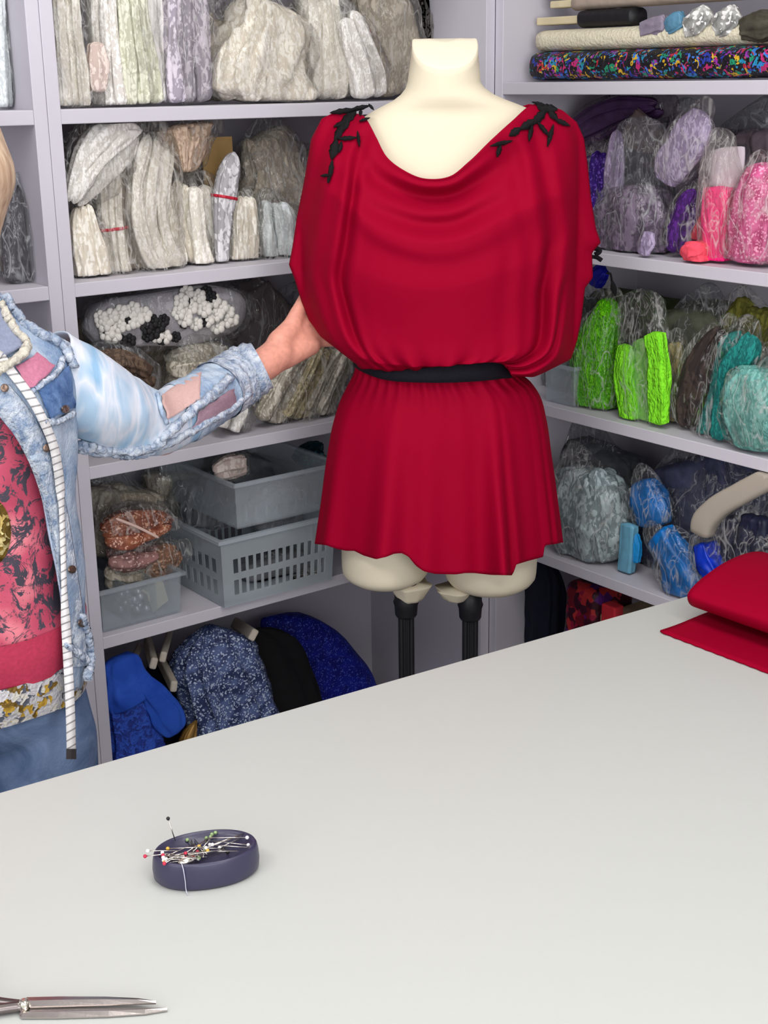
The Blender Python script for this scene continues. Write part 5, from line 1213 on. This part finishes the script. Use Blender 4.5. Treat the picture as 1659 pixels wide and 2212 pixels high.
# --- green and teal shelf
def fuzz(name, base, hi_):
    return glitter(name, base, hi_, 240, .72, .8, patchcol=hi_)
neon = lace('neon_green_fringe', (126, 232, 14), (64, 168, 6), 190, bump=.9, hole_amt=.5, bd=.009); neon2 = lace('neon_green_ruffle', (140, 240, 44), (84, 190, 20), 110, bump=.9, hole_amt=.55, bd=.009)
bag('large neon green fringed bundle leaning right, nearest the red dress', 'R', 2, .06, [(1312, 900, 30), (1290, 850, 46), (1286, 790, 43), (1300, 720, 34), (1324, 645, 16)], neon, .6, strands=1, fx=.004, group=gG, name='fringe_bag', cname='fringe', hi=True, crump=.17, folds=13)
bag('clear bag with three neon green ruffled strips standing in it', 'R', 2, .045, [(1400, 918, 20), (1398, 860, 22), (1394, 800, 22), (1390, 730, 18)], lace('pale_green_trim', (150, 214, 110), (110, 180, 80), 120), .5, strands=1, fm=FILM, fx=.028, ext=.55, group=gG, name='fringe_bag', cname='pale_green_strip', hi=True, more=[('green_ruffle', [(1362, 912, 14), (1354, 850, 17), (1350, 790, 17), (1350, 742, 12)], neon2, {'sb': .03, 'crump': .16, 'sq': 4.5, 'cap': .04}), ('green_ruffle', [(1424, 918, 15), (1424, 850, 17), (1424, 790, 17), (1414, 716, 15)], neon2, {'sb': .025, 'crump': .16, 'sq': 4.5, 'cap': .04})])
bag('small mottled beige trim bag right of the neon green strips', 'R', 2, .07, [(1462, 905, 20), (1462, 840, 22), (1456, 780, 20), (1460, 730, 14)], lace('beige_olive_trim', (170, 158, 112), (92, 92, 44), 70), .6, group=gG, name='trim_bag', cname='trim')
bag('crackled clear film bag rising behind the neon strips', 'R', 2, .14, [(1490, 860, 60), (1490, 780, 70), (1500, 700, 70), (1500, 640, 50)], plain('olive_grey_cloth', (96, 100, 82), .7, .4, 50, var=.3), .5, fm=FILMG, group=gG, name='fabric_bag', cname='fabric', crump=.16)
bag('olive green cloth at the back under the purple shelf', 'R', 2, .29, [(1400, 880, 200), (1410, 760, 200), (1420, 640, 190)], plain('olive_cloth', (88, 100, 58), .8, .4, 40, var=.25), .2, fm=None, group=gG, name='fabric_bag', cname='fabric', crump=.1)
bag('dark brown and black trim bag between the green and the teal', 'R', 2, .055, [(1482, 908, 18), (1492, 850, 30), (1514, 780, 32), (1540, 720, 22), (1560, 690, 12)], lace('black_brown_trim', (66, 52, 46), (18, 15, 16), 70, gloss=.5), .6, group=gG, name='trim_bag', cname='trim')
teal = lace('teal_trim', (28, 140, 132), (8, 84, 84), 120, hole_amt=.45, gloss=.4, bd=.006); mint = lace('mint_trim', (130, 190, 180), (70, 140, 132), 110, gloss=.5, bd=.006)
bag('teal lace bundle knotted in the middle, right of the dark brown bag', 'R', 2, .05, [(1556, 952, 56), (1556, 900, 42), (1560, 850, 30), (1578, 790, 40), (1606, 745, 42), (1616, 716, 24)], teal, .55, group=gG, hi=True)
bag('mint green film bag at the right picture edge', 'R', 2, .02, [(1640, 975, 36), (1640, 920, 58), (1645, 860, 62), (1660, 800, 40)], mint, .5, strands=1, fm=FILM, group=gG, hi=True, crump=.16)
bag('dull olive lace bag above the teal bundle', 'R', 2, .16, [(1600, 760, 50), (1620, 700, 56), (1640, 660, 44)], lace('olive_lace', (124, 122, 50), (66, 70, 24), 90), .5, group=gG, snap=False)
bag('small royal blue pouch under the shelf edge beside the red sleeve', 'R', 2, .10, [(1286, 620, 10), (1292, 600, 18), (1306, 580, 14)], plain('royal_blue_satin', (16, 20, 150), .5, .4, 60, var=.3), .7, fm=None, group=gG, name='pouch', cname='pouch_cloth', cat='pouch', snap=False)
bag('dark grey bag in shade beside the neon fringe, behind the sleeve', 'R', 2, .13, [(1230, 860, 40), (1238, 780, 46), (1252, 690, 42), (1272, 628, 28)], plain('grey_green_shade', (74, 84, 80), .7, .4, 50, var=.2), .6, fm=FILMG, group=gG, name='fabric_bag', cname='fabric')
cb0 = atx(1183, 876, .03); cb1 = atx(1246, 892, .03); zg = ZR[2]+T+.001
cbx = thing('storage_box', (.1, (cb0.y+cb1.y)/2, zg), 'small clear plastic box on the green shelf beside the red tunic hip', 'storage box')
tray(cbx, .02, .2, cb1.y, min(cb0.y, -T-.008), zg, zg+.075, PLA, .04)
M_blacktr = M_lacek
tas = thing('black_tassel', atx(1326, 640, -.008), 'black lace tassel hanging under the purple shelf edge', 'tassel')
add('cord', tube([atx(1312, 585, .012)-Vector((0, 0, .004)), atx(1320, 596, -.006), atx(1322, 612, -.008)], .002, 8, m=10), M_blacktr, tas)
add('drop', tube([atx(1322, 606, -.008), atx(1326, 624, -.008), atx(1330, 640, -.008)], [.002, .0055, .001], 10, m=12), M_blacktr, tas)
# --- blue shelf
aqua = lace('grey_aqua_trim', (190, 206, 208), (84, 100, 106), 80, gloss=.5, bd=.005); aqs = plain('aqua_satin', (110, 170, 196), .35, .3, 60, var=.1)
bl2 = plain('azure_satin', (16, 112, 190), .3, .5, 36, var=.3); nvf = plain('navy_mesh', (66, 70, 96), .6, .5, 60, var=.3)
bag('large crackled clear bag of grey aqua trim beside the tunic hem', 'R', 3, .06, [(1290, 1216, 52), (1280, 1150, 66), (1276, 1080, 66), (1278, 1010, 56)], aqua, .6, fm=FILM, group=gQ, name='trim_bag', cname='trim', hi=True, crump=.2, ext=.12)
bag('dark film bag at the back left of the blue shelf', 'R', 3, .22, [(1280, 1150, 90), (1290, 1050, 100), (1300, 960, 80)], plain('slate_cloth', (104, 108, 112), .6, .5, 50, var=.25), .4, fm=FILMG, group=gQ, name='fabric_bag', cname='fabric', crump=.16)
bag('narrow pale aqua strip between the clear bag and the azure bag', 'R', 3, .045, [(1352, 1240, 14), (1356, 1190, 15), (1360, 1130, 13)], aqs, .6, boxy=True, fm=None, group=gQ, name='satin_bundle', cname='satin', cat='fabric')
bag('glossy azure packet leaning behind its longer neighbour on the blue shelf', 'R', 3, .065, [(1416, 1138, 30), (1408, 1100, 34), (1396, 1066, 28), (1386, 1036, 18)], bl2, .5, strands=1, crump=.2, fm=FILM, group=gQ, name='fabric_bag', cname='fabric', snap=False)
bag('longest azure bag slanting down to the table edge, with clear film', 'R', 3, .035, [(1500, 1284, 34), (1478, 1240, 40), (1452, 1190, 32), (1424, 1146, 26)], bl2, .5, strands=1, crump=.2, fm=FILM, group=gQ, name='fabric_bag', cname='fabric', hi=True, snap=False)
bag('small bright blue trim slip beside the azure bag', 'R', 3, .05, [(1372, 1216, 9), (1372, 1180, 11), (1370, 1150, 8)], plain('bright_azure', (30, 150, 220), .4, .4, 60), .6, fm=None, group=gQ, name='satin_bundle', cname='satin', cat='fabric', snap=False)
bag('wide slate blue film bag under the teal shelf', 'R', 3, .15, [(1540, 1230, 100), (1520, 1150, 120), (1500, 1060, 110), (1480, 990, 80)], nvf, .35, fm=FILMG, group=gQ, name='fabric_bag', cname='fabric', crump=.16, hi=True)
bag('royal blue satin packet below the cream cardboard roll', 'R', 3, .03, [(1556, 1250, 22), (1536, 1210, 26), (1520, 1166, 20)], plain('royal_satin', (20, 60, 200), .3, .5, 40, var=.3), .5, fm=FILM, group=gQ, name='fabric_bag', cname='fabric', snap=False)
bag('dark navy crackled bag under the cream roll at the right picture edge', 'R', 3, .04, [(1610, 1230, 50), (1612, 1170, 54), (1620, 1110, 46)], plain('ink_navy', (30, 34, 58), .5, .6, 40, var=.4), .5, fm=FILM, group=gQ, name='fabric_bag', cname='fabric', crump=.2)
M_creamt = plain('cream_card_roll', (178, 168, 154), .6, .1, 60)
ct, _ = pillow('R', 3, .005, [(1516, 1160, 20), (1522, 1130, 24), (1546, 1100, 24), (1600, 1066, 24), (1660, 1034, 24), (1720, 1004, 24)], .7, crump=.02, amp=0, seed=2, cap=.02, sq=3.6)
o = add('card_roll', ct, M_creamt); tag(o, 'cream bent card roll lying across the blue shelf at the right picture edge', 'card roll')
# --- bottom right bay
ornate = confetti('red_violet_print', [(160, 20, 60), (200, 50, 50), (90, 20, 120), (120, 10, 30)], (64, 6, 30), 60, .5, .1, .45)
gE = 'things in the bottom right bay'
cloth('fabric_bundle', 'dark navy cloth in the bottom right bay beside the form leg', 4, .10, [(1172, 1800, 36), (1172, 1500, 36), (1174, 1360, 36), (1172, 1240, 34), (1170, 1200, 26)], navy, .6, 'R')
pz0 = atx(1246, 1290, .09); 
rv = add('fabric_bolt', box(.05, .16, atx(1290, 1300, .05).y, atx(1214, 1300, .05).y, .083, .70), ornate, smooth=False); bevel(rv, .02, 5); tag(rv, 'red and violet patterned bolt standing in the bottom right bay', 'fabric bolt')
bg = add('beige_box', box(.05, .2, atx(1350, 1300, .05).y, atx(1297, 1300, .05).y, .083, .66), plain('beige_card', (196, 176, 140), .8, var=.05), smooth=False); bevel(bg, .003); tag(bg, 'beige box beside the red and violet bolt in the bottom bay', 'box')
b2 = add('red_packet', box(.02, .045, atx(1336, 1318, .03).y, atx(1306, 1318, .03).y, .083, atx(1316, 1304, .03).z), plain('red_white_pack', (190, 40, 50), .5, .2, 40, var=.2), smooth=False); bevel(b2, .003); tag(b2, 'small red packet in front of the beige box', 'packet')
M_sh = cloth('fabric_bundle', 'dark red cloth slumped low in front of the violet bolt', 4, .02, [(1215, 1700, 30), (1200, 1450, 26), (1196, 1375, 18)], plain('wine_cloth', (80, 16, 34), .8, .2, 50, var=.2), .5, 'R')
# ------------------------------------------------------------------ on the table: red cloth, pin cushion, pins, shears
zt = ZT+.0006
# flat end of the cloth
ax = atz(1424, 1367, zt); bx = atz(1662, 1458, zt); ux = (bx-ax).normalized(); wx = Vector((-ux.y, ux.x, 0))
if wx.x < 0: wx = -wx
axis = Vector((ux.x, ux.y, 0)).normalized()
V, F = [], []; nu, nv = 70, 30; Lf = .62; Wf = .31
for side in (0, 1):
    for j in range(nv):
        for i in range(nu):
            u, v = i/(nu-1)*Lf, j/(nv-1)*Wf
            jag = .0016*abs(((u*110) % 2)-1)*(1 if j == 0 else 0)
            p = ax+axis*u+wx*(v+jag)+wx*.0+axis*0
            p = p+axis*(-.0*v)+Vector((0, 0, .0035+.0016*noise.noise(Vector((u*14, v*14, 2)))+.002*noise.noise(Vector((u*5, v*6, 7)))-side*.0025))
            V.append(Vector((p.x, p.y, max(p.z, zt+.0002))))
for j in range(nv-1):
    for i in range(nu-1):
        a = j*nu+i; o_ = nu*nv; F += [(a, a+1, a+1+nu, a+nu), (o_+a, o_+a+nu, o_+a+1+nu, o_+a+1)]
for i in range(nu-1): F += [(i, nu*nv+i, nu*nv+i+1, i+1), ((nv-1)*nu+i, (nv-1)*nu+i+1, nu*nv+(nv-1)*nu+i+1, nu*nv+(nv-1)*nu+i)]
for j in range(nv-1): F += [(j*nu, (j+1)*nu, nu*nv+(j+1)*nu, nu*nv+j*nu), (j*nu+nu-1, nu*nv+j*nu+nu-1, nu*nv+(j+1)*nu+nu-1, (j+1)*nu+nu-1)]
rc = thing('red_fabric', ax+axis*.2+wx*.15, 'rolled length of red fabric lying on the right of the white table', 'fabric')
add('flat_end', (V, F), M_red, rc)
# thick folded roll on it: axis runs along the cut edge, far end rounded
rings = []; n = 60; c0 = atz(1512, 1326, zt+.006); c1 = atz(1640, 1388, zt+.006)
off = (c1-ax).dot(wx)-.014; o_ax = (c0-ax).dot(axis)
for j in range(n):
    t = j/(n-1); f = 1.0
    ww = .098; hh = .035
    u = o_ax+.004+t*.54
    ring = []
    for k in range(56):
        q = 2*PI*k/56; ca, sa = math.cos(q), math.sin(q)
        e = 1+.02*noise.noise(Vector((ca*2, sa*2, t*6)))
        x = ww*ca*e; z = hh*sa*e*(1+.25*ca if sa > 0 else 1)
        p = ax+axis*u+wx*(off+ww+x)+Vector((0, 0, .0068+hh+z))
        p.z = max(p.z, zt+.0062); ring.append(p)
    if j == 0:
        cc0 = sum(ring, Vector())/len(ring)
        for sc2, dd in ((.05, -.010), (.5, -.0095), (.85, -.006), (.96, -.002)): rings.append([cc0+(p-cc0)*sc2+axis*dd*.6 for p in ring])
    rings.append(ring)
add('roll', loft(rings), M_red, rc)
# pin cushion
pa, pb_ = atz(331, 1903, ZT), atz(561, 1869, ZT); pcn = (pa+pb_)/2; pu = (pb_-pa); plen = pu.length/2; pu.normalize(); pv = Vector((-pu.y, pu.x, 0))
M_navyp = plain('navy_plastic', (48, 45, 72), .38, spec=.5, coat=.15)
pc = thing('pin_cushion', (pcn.x, pcn.y, ZT), 'oval navy magnetic pin cushion on the white table', 'pin cushion')
rings = []; wv = plen*.62
for z, f in ((.0006, .93), (.004, .985), (.013, 1.0), (.022, .985), (.027, .965), (.0292, .94), (.0292, .90), (.0272, .865), (.0235, .78), (.0213, .5), (.0205, .06)):
    rings.append([pcn+pu*plen*f*math.copysign(abs(math.cos(2*PI*k/64))**.92, math.cos(2*PI*k/64))+pv*wv*f*math.sin(2*PI*k/64)+Vector((0, 0, z)) for k in range(64)])
add('tray', loft(rings), M_navyp, pc)
def cpt(x, y, h): return pcn+pu*plen*x+pv*wv*y+Vector((0, 0, h))
M_steel = plain('pin_steel', (206, 200, 192), .25, metal=1)
heads = {'white': plain('white_head', (238, 234, 232), .25), 'black': plain('black_head', (24, 22, 24), .3), 'green': plain('green_head', (150, 176, 120), .3), 'red': plain('red_head', (190, 40, 70), .3), 'yellow': plain('yellow_head', (222, 176, 70), .3)}
rp = random.Random(11); ssurf = lambda x, y: .0216+.004*min(1, (x*x+y*y))+.001
n_pin = 0
def pin(label, a, b, col, grp=None):
    t = thing('dressmaker_pin', b, label, 'pin', grp)
    add('shaft', tube([a, b], .00055, 6), M_steel, t); add('head', ball(a, .0019, 10, 8), heads[col], t)
for col, cnt, cx_, cy_ in (('white', 8, -.42, -.25), ('yellow', 5, -.30, -.1), ('green', 7, -.05, .35), ('red', 4, -.66, -.35), ('black', 4, .12, -.2), ('white', 6, .45, .15)):
    for i in range(cnt):
        x, y = cx_+rp.uniform(-.16, .16), cy_+rp.uniform(-.22, .22); an = rp.uniform(-.5, .5) if col != 'green' else rp.uniform(.6, 2.4); dx, dy = .36*math.cos(an), .62*math.sin(an)
        h = ssurf(x, y)+.0012+.0055*rp.random()
        a = cpt(max(-.8, x-dx), max(-.7, min(.72, y-dy)), h+.001); b = cpt(min(.8, x+dx), max(-.7, min(.72, y+dy)), h-.0004)
        if rp.random() < .35: a, b = b, a
        zone = {(-.42): 'at the near left of', (-.30): 'in the middle heap of', (-.05): 'at the back of', (-.66): 'at the left end of', .12: 'near the centre of', .45: 'at the right of'}[cx_]
        pin('%s headed pin lying %s the navy pin cushion' % (col, zone), a, b, col, '%s pins %s the cushion' % (col, zone))
pin('black headed pin sticking up at the back left of the cushion', cpt(-.62, .72, .052), cpt(-.52, .6, .029), 'black')
pin('pale headed pin jutting over the left end of the cushion', cpt(-1.06, -.02, .034), cpt(-.5, -.06, .030), 'white')
pin('red headed pin poking out past the left rim of the cushion', cpt(-1.12, -.12, .0305), cpt(-.6, -.16, .030), 'red')
M_clip = plain('bright_chrome', (226, 220, 206), .12, metal=1)
clp = add('metal_bead', ball(cpt(-.38, -.52, .0275), .0052, 16, 10, (1.9, 1.1, .7)), M_clip); tag(clp, 'shiny metal slide lying at the near left of the pin cushion', 'metal slide')
thr = add('loose_thread', tube([cpt(-.50, -.80, .0312), cpt(-.485, -.91, .028), cpt(-.46, -.95, .014), cpt(-.445, -.97, .0015), cpt(-.43, -1.08, .0011)], .00045, 6, m=24), plain('grey_thread', (196, 194, 210), .6)); tag(thr, 'grey thread hanging over the front of the pin cushion', 'thread')
# shears
M_blade = plain('shear_steel', (186, 178, 174), .22, .02, 200, metal=1); M_dsteel = plain('shear_dark_steel', (120, 112, 110), .3, metal=1)
sx = thing('fabric_shears', atz(52, 2190, ZT), 'steel fabric shears with black handles at the lower left table edge', 'scissors')
piv = atz(54, 2186, ZT); tipA = atz(338, 2178, ZT); tipB = atz(362, 2186, ZT)
def blade(p0, tip, w0, z, name, back=.11, side=1, hook=.018):
    d = (tip-p0); Ls = d.length; d.normalize(); s_ = Vector((-d.y, d.x, 0))
    pr = [(-.02, w0*.75), (.0, w0), (.25, w0*.98), (.6, w0*.8), (.85, w0*.5), (1.0, w0*.06)]
    V = []; F = []
    for t, w_ in pr:
        q = p0+d*Ls*t
        lo, hi_ = (-.0008, w_) if side > 0 else (-w_, .0008)
        V += [q+s_*lo+Vector((0, 0, z)), q+s_*hi_+Vector((0, 0, z)), q+s_*hi_+Vector((0, 0, z+.0022)), q+s_*(hi_*.5+lo*.5)+Vector((0, 0, z+.003)), q+s_*lo+Vector((0, 0, z+.0012))]
    m = len(pr)
    for j in range(m-1):
        for k in range(5): F.append((5*j+k, 5*j+(k+1) % 5, 5*j+5+(k+1) % 5, 5*j+5+k))
    F += [(4, 3, 2, 1, 0), tuple(5*(m-1)+k for k in range(5))]
    return (V, F), d, s_
b1, d1, s1 = blade(piv, tipA, .0105, .0045, 'a', side=1); b2_, d2, s2 = blade(piv, tipB, .0105, .0012, 'b', side=-1)
add('blade', b1, M_blade, sx, False); add('blade', b2_, M_blade, sx, False)
def hloop(d, s_, sg, z):
    sh = tube([piv+Vector((0, 0, z)), piv-d*.03+s_*sg*.006+Vector((0, 0, z)), piv-d*.045+s_*sg*.012+Vector((0, 0, z+.001))], [.0045, .005, .0055], 10, m=10)
    c = piv-d*.088+s_*sg*.024+Vector((0, 0, z+.001)); lp = [c+d*(.042*math.cos(a))+s_*(.021*math.sin(a)) for a in [2*PI*k/36 for k in range(37)]]
    return sh, tube(lp, .0058, 10, False)
for d, s_, sg, z in ((d1, s1, -1, .0062), (d2, s2, 1, .0062)):
    a, b = hloop(d, s_, sg, z); add('shank', a, M_dsteel, sx); add('handle', b, M_black, sx)
rings = [[piv+Vector((r*math.cos(2*PI*k/24), r*math.sin(2*PI*k/24), z)) for k in range(24)] for z, r in ((.001, .0045), (.0098, .0045), (.0112, .0038), (.0118, .002))]
add('pivot_screw', loft(rings), M_clip, sx)
